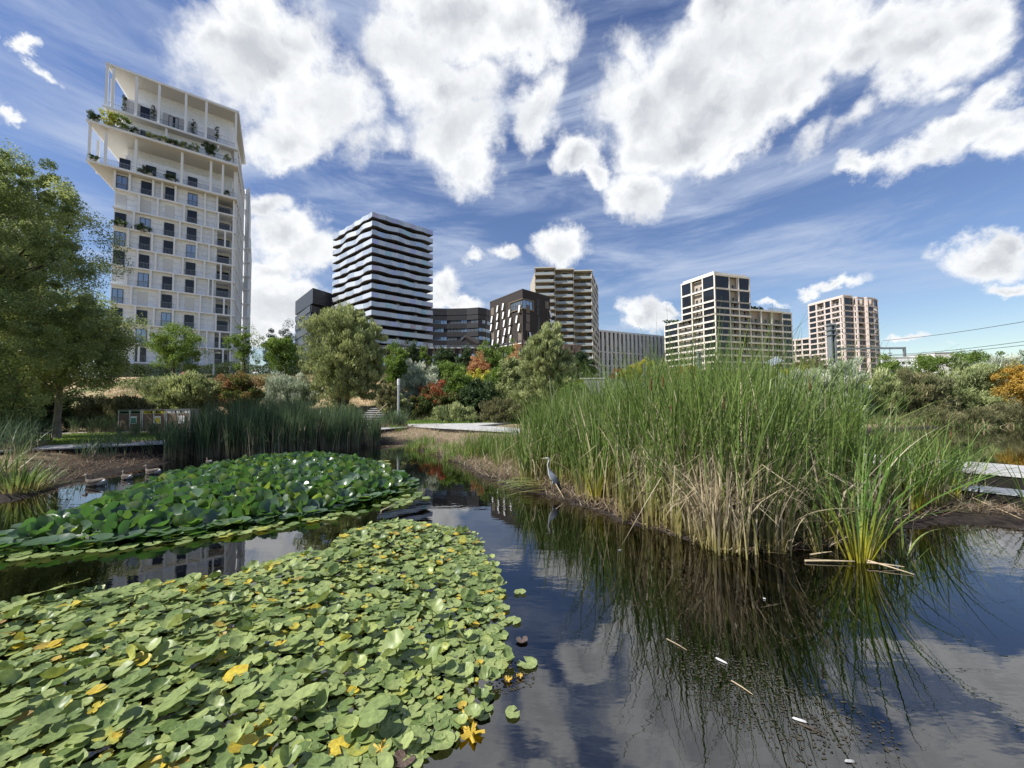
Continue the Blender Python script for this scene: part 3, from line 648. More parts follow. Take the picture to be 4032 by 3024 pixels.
# ---------------------------------------------------- 6  the beige tower with stepped balconies
be = thing('apartment_tower', 'beige tower with three stepped columns of timber balconies, left of the cream block', 'building', (22, 178, 5))
zE = at(2330, 1067, 171).z
bays = []; x0 = at(2107, 1100, 168).x; x1 = at(2330, 1100, 171).x
for k in range(3):
    y = 167.2 + k * 2.2; xa = x0 + (x1 - x0) * k / 3; xb = x0 + (x1 - x0) * (k + 1) / 3; bays.append(Wall(be, (xa, y), (xb, y - .5)))
eB = bays[-1].P1; rE = xy(2362, 196); Es = Wall(be, (eB.x, eB.y), rE)
cw = [(x0 + .3, 169.4), (x1 - .1, 173.9), (rE[0], rE[1]), (rE[0] - 28, rE[1] + 3), (x0 - 1, 190)]
obj('wall', MB().prism(ccw([(x - 22, y - 178) for x, y in ((x0 + .3, 169.3), (bays[0].P1.x, 169.3), (bays[0].P1.x, 171.5), (bays[1].P1.x, 171.5), (bays[1].P1.x, 173.7), (x1 - .25, 173.7), (x1 - .25, 175.2), (rE[0] - .2, rE[1]), (rE[0] - 28, rE[1] + 3), (x0 - 1, 190))]), 0, zE - 5 - .2).mesh('wall', BEIGE), be)
Es.put('side_wall', slab_mesh(0, Es.L, 0, .4, 4, zE + .4, BEIGEL))
for k, F in enumerate(bays):
    F.put('roof', slab_mesh(-.3, F.L + .4, -.5, 6, zE, zE + .45, BEIGEL))
    F.put('divider_wall', slab_mesh(-.15, .15, -.1, 2.3, 5, zE - .002, BEIGE)); F.put('divider_wall', slab_mesh(F.L - .15, F.L + .15, .3, 2.5, 5, zE - .002, BEIGE))
    for i in range(18):
        zf = zE - (i + 1) * 3.03 - (.2 * k)
        if zf < 8: break
        sl_ = F.put('balcony', slab_mesh(-.2, F.L + .1, -.9 + .5 * ((i + k) % 2), 2.0, zf - .25, zf, BEIGE))
        yy = -.8 + .5 * ((i + k) % 2)
        obj('railing', rail_mesh(F.L * .92, 1.05, glass=True), sl_, Matrix.Translation((.2, yy, zf + .01)))
        sc_w = F.L * .3; o2 = random.choice((.05, .35, .62))
        F.put('timber_screen', slab_mesh(F.L * o2, F.L * o2 + sc_w, 1.6, 1.68, zf + .02, zf + 2.7, WOODP))
        o3 = (o2 + .37) % .75; window(F, F.L * o3 + .2, zf + .05, F.L * .26, 2.3, 1.85)
for i in range(18):
    zf = zE - (i + 1) * 3.03
    if zf < 8: break
    n = 8
    for k in range(n):
        if (k * 5 + i * 3) % 7 == 6: continue
        window(Es, Es.L * (k + .25 + .15 * ((i + k) % 3)) / n, zf + .5, 1.25, 1.8, -.14, cols=1, gm=GLASSL if (i * 3 + k) % 11 == 0 else GLASS)
        
# ---------------------------------------------------- 7  the long white-grey building with tall slots
bh = thing('office_building', 'long pale grey building with tall narrow window slots behind the cream block', 'building', (66, 212, 5))
h0 = xy(2360, 199); h1 = xy(2630, 221); Hf = Wall(bh, h0, h1); zH = at(2370, 1306, 200).z
obj('wall', MB().prism(ccw([(x - 66, y - 212) for x, y in ((h0[0], h0[1] + .7), (h1[0], h1[1] + .7), (h1[0] - 5, h1[1] + 18), (h0[0] - 5, h0[1] + 18))]), 0, zH - 5 - .3).mesh('wall', GREYC), bh)
n = 17; w = Hf.L / n; dzh = 3.55
pier = slab_mesh(0, w - 1.35, -.25, .9, 4, zH - .01, HOTEL)
for k in range(n + 1): Hf.put('pier', pier, k * w - (w - 1.35) / 2)
Hf.put('parapet', slab_mesh(-1, Hf.L + 1, -.12, 1, zH, zH + .9, HOTEL))
for i in range(9):
    zf = zH - (i + 1) * dzh
    if zf < 5: break
    if i in (4, 5, 7, 8, 2): Hf.put('floor_band', slab_mesh(-1, Hf.L + 1, -.27, .9, zf - .25, zf + .35, HOTEL))
    for k in range(n):
        window(Hf, k * w + (w - 1.35) / 2, zf + (.35 if i >= 2 else 0), 1.35, dzh - (.6 if i >= 2 else 0), .45, cols=1, gm=(GLASSL if (i + (k * 7) % 3) % 3 else GLASS) if i > 0 else GLASS)

# ---------------------------------------------------- 8, 9  grids of cream and pink concrete
def grid_wall(root, F, edges, zs, m, pick, band=.75, pier=.55, out=.0, wm=WOODP, dep=1.7, gap=True):
    """floors zs (top down), bays between 'edges' (metres along F); a cell is 'g' glass, 'l' loggia or ' ' nothing"""
    pk = ('pier', round(pier, 2), m.name)
    for i, z in enumerate(zs):
        F.put('floor_band', slab_mesh(edges[0] - pier / 2, edges[-1] + pier / 2, -.12, .5, z - band / 2, z + band / 2, m))
    for e in edges:
        F.put('pier', slab_mesh(-pier / 2, pier / 2, 0, .5, zs[-1], zs[0], m), e)
    for i in range(len(zs) - 1):
        z0_, z1_ = zs[i + 1] + band / 2, zs[i] - band / 2
        for k in range(len(edges) - 1):
            a, b = edges[k] + pier / 2, edges[k + 1] - pier / 2; c = pick(i, k); w, h = b - a, z1_ - z0_
            if c == 'g': window(F, a, z0_, w, h, .22, cols=max(2, int(w / 1.1)), rows=2 if h > 4 else 1, gm=GLASS)
            elif c == 'w': window(F, a, z0_, w, h, .22, cols=max(2, int(w / 1.1)), gm=GLASSL)
            elif c == 'l':
                rr = random.random()
                key = ('log', round(w, 1), round(h, 1), int(rr * 3))
                if key not in CACHE:
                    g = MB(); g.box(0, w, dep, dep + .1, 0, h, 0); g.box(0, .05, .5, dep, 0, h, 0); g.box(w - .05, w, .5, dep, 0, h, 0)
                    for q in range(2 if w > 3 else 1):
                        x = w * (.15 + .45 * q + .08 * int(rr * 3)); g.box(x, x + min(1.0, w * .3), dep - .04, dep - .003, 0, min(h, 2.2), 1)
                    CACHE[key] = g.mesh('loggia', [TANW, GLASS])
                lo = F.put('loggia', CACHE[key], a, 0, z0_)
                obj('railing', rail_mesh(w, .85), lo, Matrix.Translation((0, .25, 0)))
bk_ = thing('apartment_block', 'cream concrete grid block with dark windows stepping up to a corner tower', 'building', (100, 180, 5))
cK = xy(2822, 169.5); lK = xy(2613, 197); rK = xy(3118, 183)
Kl = Wall(bk_, lK, cK); Kr = Wall(bk_, cK, rK)
zz8 = lambda x, y: (2580 + x / 3.607, 1040 + y / 3.607)
def band_z(F, x, y): return F.s_at(*zz8(x, y))[1]
zt_c = band_z(Kr, 850, 150)
zlo = band_z(Kr, 870, 1190); zm = band_z(Kr, 880, 520); pf = (zm - zlo) / 7.0
zsK = [band_z(Kr, 885, 150) , band_z(Kr, 880, 340), zm] + [zm - pf * (i + 1) for i in range(12)]
zsK = [z for z in zsK if z > 5]
sL = [Kl.s_at(*zz8(x, y))[0] for x, y in ((135, 1000), (325, 1000), (530, 1000), (690, 1000), (860, 1000))]
sLT = [Kl.s_at(*zz8(x, y))[0] for x, y in ((388, 330), (540, 330), (706, 330), (850, 330))]
sLT = [sL[1] + (sL[2] - sL[1]) * .32, sL[2], sL[3], sL[4] - .1]
sR = [Kr.s_at(*zz8(x, y))[0] for x, y in ((872, 1000), (1078, 1000), (1210, 1000), (1365, 1000), (1520, 1000), (1670, 1000), (1820, 1000), (1945, 1000))]
def pl(i, k): return 'l' if k in (1, 2) else 'g'
def pr(i, k):
    if k in (0, 6): return 'g'
    return 'l'
grid_wall(bk_, Kl, sL, zsK[4:], CREAM, pl)
grid_wall(bk_, Kl, [sLT[0]] + sL[2:], zsK[:5], CREAM, lambda i, k: 'l' if k == 1 else 'g')
grid_wall(bk_, Kr, sR, zsK[5:], CREAM, pr)
grid_wall(bk_, Kr, sR[:4], zsK[2:6], CREAM, lambda i, k: 'g' if k == 0 or (i == 0 and k == 2) else 'l')
grid_wall(bk_, Kr, sR[:4], zsK[:3], CREAM, lambda i, k: 'l' if k == 1 else 'g')
grid_wall(bk_, Kr, sR[3:7], [zsK[3] + .3, zsK[5]], CREAM, lambda i, k: 'l')
grid_wall(bk_, Kr, sR[6:], zsK[3:6], CREAM, lambda i, k: 'g')
def inset(P, d):
    c = (sum(p[0] for p in P) / len(P), sum(p[1] for p in P) / len(P)); out = []
    for p in P:
        v = Vector((c[0] - p[0], c[1] - p[1])); out.append((p[0] + v.x / v.length * d, p[1] + v.y / v.length * d))
    return out
def wp(F, s, y=0): q = F.M @ Vector((s, y, 0)); return (q.x, q.y)
def core_of(root, P, z1, m=TANW, d=2.4):
    q = inset(P, d); rx, ry, rz = root.location
    obj('wall', MB().prism(ccw([(x - rx, y - ry) for x, y in q]), 0, z1 - rz).mesh('wall', m), root)
kK = (lK[0] + rK[0] - cK[0], lK[1] + rK[1] - cK[1])
core_of(bk_, [cK, rK, kK, lK], zsK[4] - .2, DKCONC, 3.2)
tP = [cK, wp(Kr, sR[3]), wp(Kr, sR[3], 17), wp(Kl, sLT[0], 2), wp(Kl, sLT[0])]
core_of(bk_, [cK, wp(Kr, sR[3]), (wp(Kr, sR[3])[0] + wp(Kl, sLT[0])[0] - cK[0], wp(Kr, sR[3])[1] + wp(Kl, sLT[0])[1] - cK[1]), wp(Kl, sLT[0])], zsK[0] - .3, DKCONC, 3.0)
Kr.put('roof', slab_mesh(sR[3], sR[-1] + .2, .4, 16, zsK[3] + .1, zsK[3] + .5, CREAM)); 
Kl.put('roof', slab_mesh(0, sL[3], .4, 14, zsK[4] + .2, zsK[4] + .5, CREAM))
Kr.put('parapet', slab_mesh(.5, sR[3] - .8, .6, 12, zsK[0] + .38, zsK[0] + 1.4, CREAM)); Kl.put('parapet', slab_mesh(sLT[0] + .6, sL[4] - .5, .6, 12, zsK[0] + .378, zsK[0] + 1.398, CREAM))
Kr.put('railing', rail_mesh(sR[-1] - sR[5] + 2, 1.6), sR[5] - 2, .5, zsK[3] + .5)

bq = thing('apartment_tower', 'pink concrete tower with a zigzag right side and a lower wing, furthest right', 'building', (175, 215, 5))
cQ = xy(3337, 198); lQ = xy(3197, 217); Ql = Wall(bq, lQ, cQ)
qz = [xy(3337, 198), xy(3377, 200.5), xy(3392, 199.6), xy(3421, 201.6), xy(3432, 200.6), xy(3458, 202.2), xy(3474, 206)]
zQ = at(3335, 1168, 198).z; zsQ = [zQ, zQ - 4.2] + [zQ - 4.2 - 3.02 * (i + 1) for i in range(15)]; zsQ = [z for z in zsQ if z > 5]
eQ = [Ql.s_at(3060 + x / 2.276, 1270)[0] for x in (305, 355, 430, 487, 570, 625)]; eQ[0] = .2; eQ[-1] = Ql.L - .1
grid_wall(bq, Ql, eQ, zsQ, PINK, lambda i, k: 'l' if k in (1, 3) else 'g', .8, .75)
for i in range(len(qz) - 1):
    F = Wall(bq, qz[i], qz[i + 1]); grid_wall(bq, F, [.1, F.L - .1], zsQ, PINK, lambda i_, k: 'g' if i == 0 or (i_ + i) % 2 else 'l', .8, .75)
core_of(bq, [cQ, qz[2], qz[-1], (qz[-1][0] - 10, qz[-1][1] + 20), (lQ[0] + 3, lQ[1] + 9), lQ], zQ - 1.2, DKCONC, 3.4)
Ql.put('parapet', slab_mesh(0, Ql.L, .1, 6, zQ + .41, zQ + 1.0, PINK))
wl0 = xy(3118, 226); Qw = Wall(bq, wl0, (lQ[0] + .5, lQ[1] + .6))
zW = at(3122, 1340, 225).z; zsW = [zW - 3.15 * i for i in range(12) if zW - 3.15 * i > 5]
grid_wall(bq, Qw, [Qw.L * t for t in (0, .27, .62, 1)], zsW, PINK, lambda i, k: 'l' if k == 1 else 'g', .85, .8)
core_of(bq, [wl0, (lQ[0], lQ[1]), (lQ[0] + 4, lQ[1] + 14), (wl0[0] + 3, wl0[1] + 16)], zW, DKCONC, 2.8)

# ---------------------------------------------------- 10  low pale buildings on the right horizon
for (u0, u1, vt, D, lab, mm, nw) in ((3480, 3700, 1408, 262, 'low pale blue-white building with scattered windows right of the pink tower', PALEGR, 9), (3690, 3765, 1391, 250, 'plain light grey hall between two rounded yellow-green trees', HOTEL, 0), (3762, 3800, 1397, 280, 'small white building beside the light grey hall', WHITE, 2)):
    a, b = xy(u0, D), xy(u1, D); zt = 2.3 + (1569 - vt) / 1515 * D
    o = thing('low_building', lab, 'building', ((a[0] + b[0]) / 2, D + 8, 5)); F = Wall(o, a, b)
    obj('wall', MB().box(-F.L / 2, F.L / 2, -8, 12, 0, zt - 5).mesh('wall', mm), o)
    obj('roof', MB().box(-F.L / 2 - .3, F.L / 2 + .3, -8.3, 12, zt - 5 + .003, zt - 4.6).mesh('roof', GREYC), o)
    for i in range(nw):
        for j in range(3): window(F, (i + .2 + .2 * (j % 2)) * F.L / nw, zt - 4.5 - j * 4, 1.8, 1.8, -.13)
# the block glimpsed through the left tree
bl_ = thing('apartment_block', 'dark grey block with wide balconies glimpsed through the big willow at far left', 'building', (-88, 58, 5))
F = Wall(bl_, (-98, 46), (-80, 62)); obj('wall', MB().box(-9, 9, -2, 12, 0, 33).mesh('wall', DKCONC), bl_, Matrix.Rotation(math.atan2(16, 18), 4, 'Z'))
for i in range(9):
    F.put('balcony', slab_mesh(0, F.L, -3.2, -.2, 9 + i * 3, 9.25 + i * 3, GREYC)); F.put('railing', rail_mesh(F.L, 1.0), 0, -3.1, 9.25 + i * 3)
    for k in range(5): window(F, 1 + k * 4.6, 9.3 + i * 3, 2.4, 2.3, -.75)
# ------------------------------------------------------------------ plants
LM = {
 'willow': leafmat('willow_leaves', [(0, (0.096, 0.134, 0.055)), (.5, (0.205, 0.266, 0.096)), (1, (0.381, 0.435, 0.176))], .3, .55, .25),
 'olive': leafmat('olive_leaves', [(0, (0.136, 0.173, 0.073)), (.5, (0.281, 0.326, 0.145)), (1, (0.471, 0.508, 0.254))], .3, .55, .25),
 'silver': leafmat('silver_leaves', [(0, (0.181, 0.236, 0.154)), (.5, (0.344, 0.399, 0.281)), (1, (0.580, 0.600, 0.490))], .25, .6, .2),
 'green': leafmat('green_leaves', [(0, (0.059, 0.104, 0.024)), (.5, (0.131, 0.209, 0.046)), (1, (0.244, 0.330, 0.086))], .35, .5, .25),
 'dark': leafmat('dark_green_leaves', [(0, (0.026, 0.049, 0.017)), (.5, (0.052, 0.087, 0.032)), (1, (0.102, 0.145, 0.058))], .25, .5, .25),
 'yellow': leafmat('yellow_green_leaves', [(0, (0.157, 0.209, 0.031)), (.5, (0.330, 0.365, 0.061)), (1, (0.574, 0.522, 0.104))], .4, .5, .25),
 'orange': leafmat('orange_leaves', [(0, (.30, .17, .08)), (.5, (.46, .27, .13)), (1, (.56, .38, .20))], .35, .55, .2),
 'red': leafmat('red_leaves', [(0, (0.072, 0.080, 0.026)), (.45, (0.131, 0.131, 0.036)), (.6, (0.290, 0.087, 0.058)), (1, (0.435, 0.145, 0.080))], .3, .5, .2),
 'sumac': leafmat('sumac_leaves', [(0, (0.051, 0.080, 0.026)), (.6, (0.116, 0.145, 0.043)), (.75, (0.275, 0.109, 0.058)), (1, (0.435, 0.167, 0.087))], .3, .5, .2),
 'rust': leafmat('rust_tinged_leaves', [(0, (.06, .085, .025)), (.55, (.11, .14, .04)), (.8, (.20, .15, .06)), (1, (.32, .16, .09))], .35, .5, .2),
 'teal': leafmat('blue_green_needles', [(0, (0.026, 0.055, 0.041)), (.5, (0.051, 0.094, 0.070)), (1, (0.087, 0.145, 0.109))], .15, .5, .25),
 'amber': leafmat('amber_leaves', [(0, (0.174, 0.189, 0.043)), (.5, (0.464, 0.319, 0.072)), (1, (0.620, 0.435, 0.102))], .35, .5, .2),
 'dun': leafmat('dun_leaves', [(0, (.085, .095, .045)), (.5, (.165, .17, .080)), (1, (.29, .27, .14))], .25, .6, .2),
}
BARK = mat('grey_brown_bark', (.085, .068, .052), .95, .1, var=.35, vscale=5, bump=.8, bscale=18)
BARKG = mat('pale_grey_bark', (.20, .18, .15), .95, .1, var=.25, vscale=5, bump=.6, bscale=18)

def unit(a): return a / (np.linalg.norm(a, axis=1, keepdims=True) + 1e-9)
def leaves_mesh(name, P, direc, size, aspect, tint, m, droop=0.0):
    """one bent-free rhombic leaf per point, its long axis along direc"""
    n = len(P); d = unit(direc); r = unit(RNG.normal(size=(n, 3))); s = unit(np.cross(d, r))
    size = size[:, None]; hl = d * size * .5; hw = s * size * .5 * aspect
    V = np.stack([P - hl, P - hl * .1 + hw, P + hl, P - hl * .1 - hw], 1).reshape(-1, 3)
    F = np.arange(n * 4).reshape(n, 4)
    return npmesh(name, V, F, m, {'tint': np.repeat(tint, 4)})
def crown_points(ells, ncl, nleaf, clump, rough=.22, shell=.55, seed=0):
    """clumps scattered over uneven ellipsoids (mostly their outer part), leaves gathered round the clumps"""
    vol = np.array([(e[3] * e[4] * e[5]) ** .67 for e in ells]); cnt = RNG.multinomial(ncl, vol / vol.sum()); CP = []; CS = []
    for e, c in zip(ells, cnt):
        u = unit(RNG.normal(size=(c, 3))); rr = (1 - shell * RNG.random(c) ** 1.6) * np.where(RNG.random(c) < .12, 1.09, 1)
        lump = 1 + rough * nz(u[:, 0] * 2 + u[:, 2], u[:, 1] * 2 - u[:, 2] * 1.3, 1.9, seed + e[0]) + .10 * RNG.normal(size=c)
        p = u * (rr * lump)[:, None] * np.array([e[3], e[4], e[5]]) + np.array(e[:3]); CP.append(p); CS.append(np.full(c, (e[3] * e[4] * e[5]) ** (1/3)))
    CP = np.concatenate(CP); CS = np.concatenate(CS)
    k = RNG.integers(0, len(CP), nleaf); g = RNG.normal(size=(nleaf, 3)) * np.array([1, 1, .7])
    g *= (RNG.random((nleaf, 1)) ** .3) / np.maximum(np.linalg.norm(g, axis=1, keepdims=True), .5)
    sz = clump * (.6 + .8 * RNG.random(len(CP)))
    P = CP[k] + g * (sz[k] * CS[k])[:, None]
    tint = np.clip(.5 + .22 * RNG.normal(size=len(CP))[k] + .16 * RNG.normal(size=nleaf), 0, 1)
    return P, CP, tint, k, g
def tree(name, label, cat, base, ells, kind, ncl, nleaf, lsize, aspect=.5, clump=.28, trunk=.15, group=None, style='round', bark=BARK, stems=1, extra=None, rough=.30, nbr=14, topz=None):
    """ells: (x, y, z, rx, ry, rz) relative to the base"""
    t = thing(name, label, cat, base, 0, group); seed = base[0] + base[1]
    P, CP, tint, k, g = crown_points(ells, ncl, nleaf, clump, rough, seed=seed)
    c = np.array([np.mean([e[0] for e in ells]), np.mean([e[1] for e in ells]), np.mean([e[2] for e in ells])])
    if style == 'round': direc = RNG.normal(size=P.shape) + np.array([0, 0, -.3])
    elif style == 'up': direc = (P - c) * np.array([1, 1, .3]) / np.maximum(np.linalg.norm(P - c, axis=1, keepdims=True), .3) * .8 + RNG.normal(size=P.shape) * .45 + np.array([0, 0, 1.1])
    elif style == 'droop': direc = RNG.normal(size=P.shape) * .6 + np.array([0, 0, -.9]) + (P - c) / np.maximum(np.linalg.norm(P - c, axis=1, keepdims=True), .3) * .6
    if name in ('sumac_shrub',): tint = np.clip(tint * .75 + .42 * smooth01(P[:, 2], c[2] + .1, c[2] + ells[0][5] * .9), 0, 1)
    lz = lsize * (.6 + .8 * RNG.random(len(P)))
    if style == 'up': lz = np.where(RNG.random(len(P)) < .3, lz * 1.9, lz * .9)
    me = leaves_mesh('crown', P, direc, lz, aspect * .8 if style == 'up' else aspect, tint, LM[kind])
    obj('crown', me, t)
    b = MB(); top = (topz or (c[2] + ells[0][5] * .5)); rnd = random.Random(int(seed * 31) + 5)
    for s in range(stems):
        ox, oy = (0, 0) if stems == 1 else (rnd.uniform(-.5, .5) * ells[0][3] * .5, rnd.uniform(-.3, .3) * ells[0][4])
        px, py = ox * 2.2 + c[0], oy * 2 + c[1]
        ns = 7; pts = []
        for i in range(ns):
            q = i / (ns - 1); pts.append((ox + (px - ox) * q ** 1.6 + rnd.uniform(-1, 1) * .06 * trunk * 8 * q, oy + (py - oy) * q ** 1.6 + rnd.uniform(-1, 1) * .4 * trunk * q, -0.15 + (top + .15) * q))
        b.tube(pts, [trunk * (1.25 if i == 0 else 1) * (1 - .8 * i / (ns - 1)) / (1 if stems == 1 else 1.7) for i in range(ns)], 8)
        for j in range(nbr // stems):
            tgt = Vector(CP[rnd.randrange(len(CP))]); f = rnd.uniform(.35, .95); i = f * (ns - 1); i0 = int(i); p0 = Vector(pts[i0]).lerp(Vector(pts[min(i0 + 1, ns - 1)]), i - i0)
            if tgt.z < p0.z - .3: continue
            mid = p0.lerp(tgt, .5) + Vector((rnd.uniform(-.1, .1), rnd.uniform(-.1, .1), .12)) * (tgt - p0).length
            r0 = trunk * (1 - .8 * f) * .55; b.tube([p0, p0.lerp(mid, .5) * 1.0, mid, mid.lerp(tgt, .6), tgt], [r0, r0 * .8, r0 * .6, r0 * .35, r0 * .12], 5)
    obj('trunk', b.mesh('trunk', bark, True), t)
    return t
def px_tree(name, label, cat, u0, u1, v0, v1, D, kind, lsize=.12, n=9000, ncl=110, vb=None, depth=.8, zb=None, **kw):
    """crown spanning u0..u1 and v0..v1 as seen, standing D metres away"""
    a = at(u0, v1, D); b = at(u1, v0, D); cx = (a.x + b.x) / 2; rx = (b.x - a.x) / 2; cz = (a.z + b.z) / 2; rz = (b.z - a.z) / 2
    bz = H(cx, D) if zb is None else zb
    ells = [(0, 0, cz - bz, rx * .98, rx * depth, rz * .98)]; n = int(n * 1.35); lsize *= 1.12
    sp = kw.pop('split', 0)
    for i in range(sp):
        an = random.uniform(0, 6.28); ells.append((rx * .45 * math.cos(an), rx * .3 * math.sin(an), cz - bz + rz * random.uniform(-.5, .55), rx * .56, rx * .5, rz * .5))
    if sp: ells[0] = (0, 0, cz - bz, rx * .84, rx * depth * .8, rz * .97)
    return tree(name, label, cat, (cx, D, bz), ells, kind, ncl, n, lsize, **kw)

# the big willow that fills the left edge: trunk outside the frame, limbs reaching in over the lawn
p = at(-330, 1500, 15.5)
big = [(1.0, 0, 9.2, 4.0, 3.4, 3.2), (3.1, .6, 8.8, 2.9, 2.8, 3.2), (3.9, .3, 6.6, 2.1, 2.2, 2.6), (2.4, -.6, 5.2, 2.9, 2.4, 2.0), (-1.5, -1, 5.4, 2.6, 2.4, 2.2), (5.4, .4, 4.9, 1.5, 1.5, 1.5), (3.2, .4, 11.0, 2.2, 1.8, 1.3)]
tree('willow_tree', 'huge dark willow whose crown fills the left edge in front of the white tower', 'tree', (p.x, 15.5, H(p.x, 15.5)), big, 'willow', 640, 175000, .115, aspect=.32, clump=.165, trunk=.34, style='round', rough=.3, nbr=46, topz=8.5)
p = at(232, 1500, 20.5)
tree('ash_tree', 'dark tree on the lawn with a straight bare trunk, lower crown below the big willow', 'tree', (p.x, 20.5, H(p.x, 20.5)), [(0.0, 0, 5.2, 2.6, 2.4, 2.6), (1.3, 0, 4.3, 1.8, 1.8, 1.8), (-2.2, 0, 4.3, 2.2, 1.8, 2.0), (1.5, 0, 6.0, 1.4, 1.5, 1.5)], 'willow', 380, 80000, .13, aspect=.38, clump=.25, trunk=.17, style='round', bark=BARKG, rough=.3, nbr=26, topz=6.5)
p = at(150, 1500, 24)
tree('maple_tree', 'yellow-green maple glowing behind the dark willow at far left', 'tree', (p.x, 24, H(p.x, 24)), [(0, 0, 5.8, 2.7, 2.0, 1.5), (-2.3, 0, 4.2, 2.0, 2.0, 2.0)], 'yellow', 100, 26000, .14, trunk=.14, clump=.26, nbr=12)
p = at(-40, 1500, 17)
tree('willow_shrub', 'dense green bush at the left edge beneath the big willow', 'shrub', (p.x, 17, H(p.x, 17)), [(0, 0, 2.2, 1.8, 1.6, 1.9)], 'willow', 80, 26000, .10, trunk=.06, stems=4, clump=.26)

px = px_tree
px('maple_tree', 'small yellow-green maple standing alone on top of the dry slope', 'tree', 578, 792, 1258, 1462, 50, 'green', .17, 12000, 120, trunk=.16, split=3)
px('birch_tree', 'thin airy tree on the slope top by the right corner of the white tower', 'tree', 896, 1034, 1278, 1470, 56, 'green', .15, 7500, 80, trunk=.13, split=3, rough=.4)
px('fir_tree', 'narrow blue-green fir beside the thin airy tree', 'tree', 1036, 1088, 1295, 1470, 66, 'teal', .16, 4500, 60, trunk=.12)
px('fir_tree', 'second narrow blue-green fir with a pointed top, right of the first fir', 'tree', 1090, 1165, 1278, 1470, 70, 'teal', .16, 5000, 60, trunk=.12)
px('linden_tree', 'bright green bushy tree on the slope left of the big rounded willow', 'tree', 1040, 1215, 1325, 1490, 52, 'green', .17, 14000, 130, trunk=.14, split=3)
px('round_willow', 'large rounded olive willow in front of the silver striped tower', 'tree', 1180, 1512, 1188, 1605, 33, 'olive', .17, 70000, 420, trunk=.22, split=3, rough=.14, style='up', aspect=.38, clump=.17, stems=3, nbr=24)
px('poplar_tree', 'green tree right of the big rounded willow', 'tree', 1500, 1606, 1352, 1540, 46, 'green', .16, 11000, 110, trunk=.12, split=2)
px('dark_tree', 'dark conical tree behind the silver-leaved shrub', 'tree', 1590, 1652, 1352, 1470, 60, 'dark', .17, 5500, 60, trunk=.12)
px('small_tree', 'small mid-green tree before the brown podium', 'tree', 1648, 1694, 1368, 1470, 60, 'green', .16, 4500, 50, trunk=.10)
px('dark_tree', 'broad dark green tree before the curved black office', 'tree', 1696, 1804, 1362, 1500, 55, 'dark', .17, 10000, 110, trunk=.14, split=2)
px('dark_tree', 'slim dark tree left of the orange tree', 'tree', 1800, 1866, 1375, 1500, 53, 'dark', .16, 6500, 70, trunk=.12)
px('orange_tree', 'rounded orange autumn tree, the left one of two', 'tree', 1838, 1928, 1400, 1500, 43, 'orange', .13, 8500, 130, trunk=.08, split=4, clump=.36, rough=.4)
px('orange_tree', 'tall orange autumn tree touching the round willow bush, the right one of two', 'tree', 1984, 2074, 1382, 1520, 42, 'orange', .13, 9500, 130, trunk=.08, split=4, clump=.36, rough=.4)
px('locust_tree', 'light green tree between the two orange trees', 'tree', 1868, 1992, 1352, 1500, 47, 'green', .15, 13000, 120, trunk=.13, split=3, rough=.4)
px('locust_tree', 'light green leafy tree before the brick block behind the right orange tree', 'tree', 1950, 2062, 1345, 1480, 50, 'green', .15, 10000, 100, trunk=.12, split=2)
px('acacia_shrub', 'tall pale green shrub standing between and below the two orange trees', 'shrub', 1900, 2050, 1440, 1640, 36, 'green', .13, 14000, 120, trunk=.08, stems=3, split=3)
px('round_willow', 'upright rounded willow bush in front of the beige tower', 'tree', 2036, 2262, 1285, 1600, 30, 'olive', .16, 60000, 400, trunk=.18, split=3, rough=.14, style='up', aspect=.38, clump=.17, stems=3, nbr=22)
px('dark_tree', 'dark green tree between the round willow bush and the stone building', 'tree', 2236, 2312, 1378, 1500, 60, 'dark', .17, 6500, 70, trunk=.12, split=2)
px('dark_tree', 'round very dark tree at the foot of the beige tower', 'tree', 2284, 2350, 1408, 1500, 64, 'dark', .17, 6500, 60, trunk=.12)
px('red_tree', 'small dark red tree in front of the pale grey building', 'tree', 2408, 2448, 1450, 1498, 85, 'red', .17, 3000, 40, trunk=.10)
px('plane_tree', 'small amber-yellow tree right of the dark red tree', 'tree', 2446, 2506, 1440, 1510, 82, 'yellow', .2, 4500, 50, trunk=.12)
px('plane_tree', 'large yellow-green tree before the pale grey building', 'tree', 2490, 2592, 1405, 1515, 80, 'yellow', .2, 9000, 80, trunk=.14, split=2)
px('plane_tree', 'dull green tree at the left foot of the cream block', 'tree', 2572, 2644, 1418, 1515, 76, 'olive', .2, 6000, 60, trunk=.12)
px('plane_tree', 'amber-tinged tree at the foot of the cream block', 'tree', 2640, 2760, 1438, 1530, 62, 'amber', .17, 7500, 80, trunk=.10, split=2)
px('bush', 'light green bush behind the reeds under the cream block', 'shrub', 2740, 2900, 1450, 1560, 52, 'green', .16, 10000, 90, trunk=.08, stems=3, split=2)
px('bush', 'grey-green bush beside the solar lamp', 'shrub', 2890, 3060, 1425, 1570, 46, 'olive', .15, 12000, 110, trunk=.08, stems=3, split=2, style='up', aspect=.3)
px('bush', 'bright yellow-green bush right of the solar lamp', 'shrub', 3040, 3230, 1440, 1570, 44, 'yellow', .15, 10000, 110, trunk=.08, stems=3, split=3)
px('bush', 'brown-tinged bush in front of the pink wing', 'shrub', 3130, 3235, 1408, 1500, 54, 'dun', .16, 6000, 70, trunk=.08, stems=3)
px('rounded_tree', 'yellow-green tree at the right foot of the pink tower', 'tree', 3452, 3548, 1410, 1520, 62, 'green', .18, 8000, 80, trunk=.12)
px('rounded_tree', 'large rounded yellow-green tree before the low pale building', 'tree', 3572, 3718, 1384, 1520, 62, 'green', .18, 12000, 110, trunk=.14, split=2)
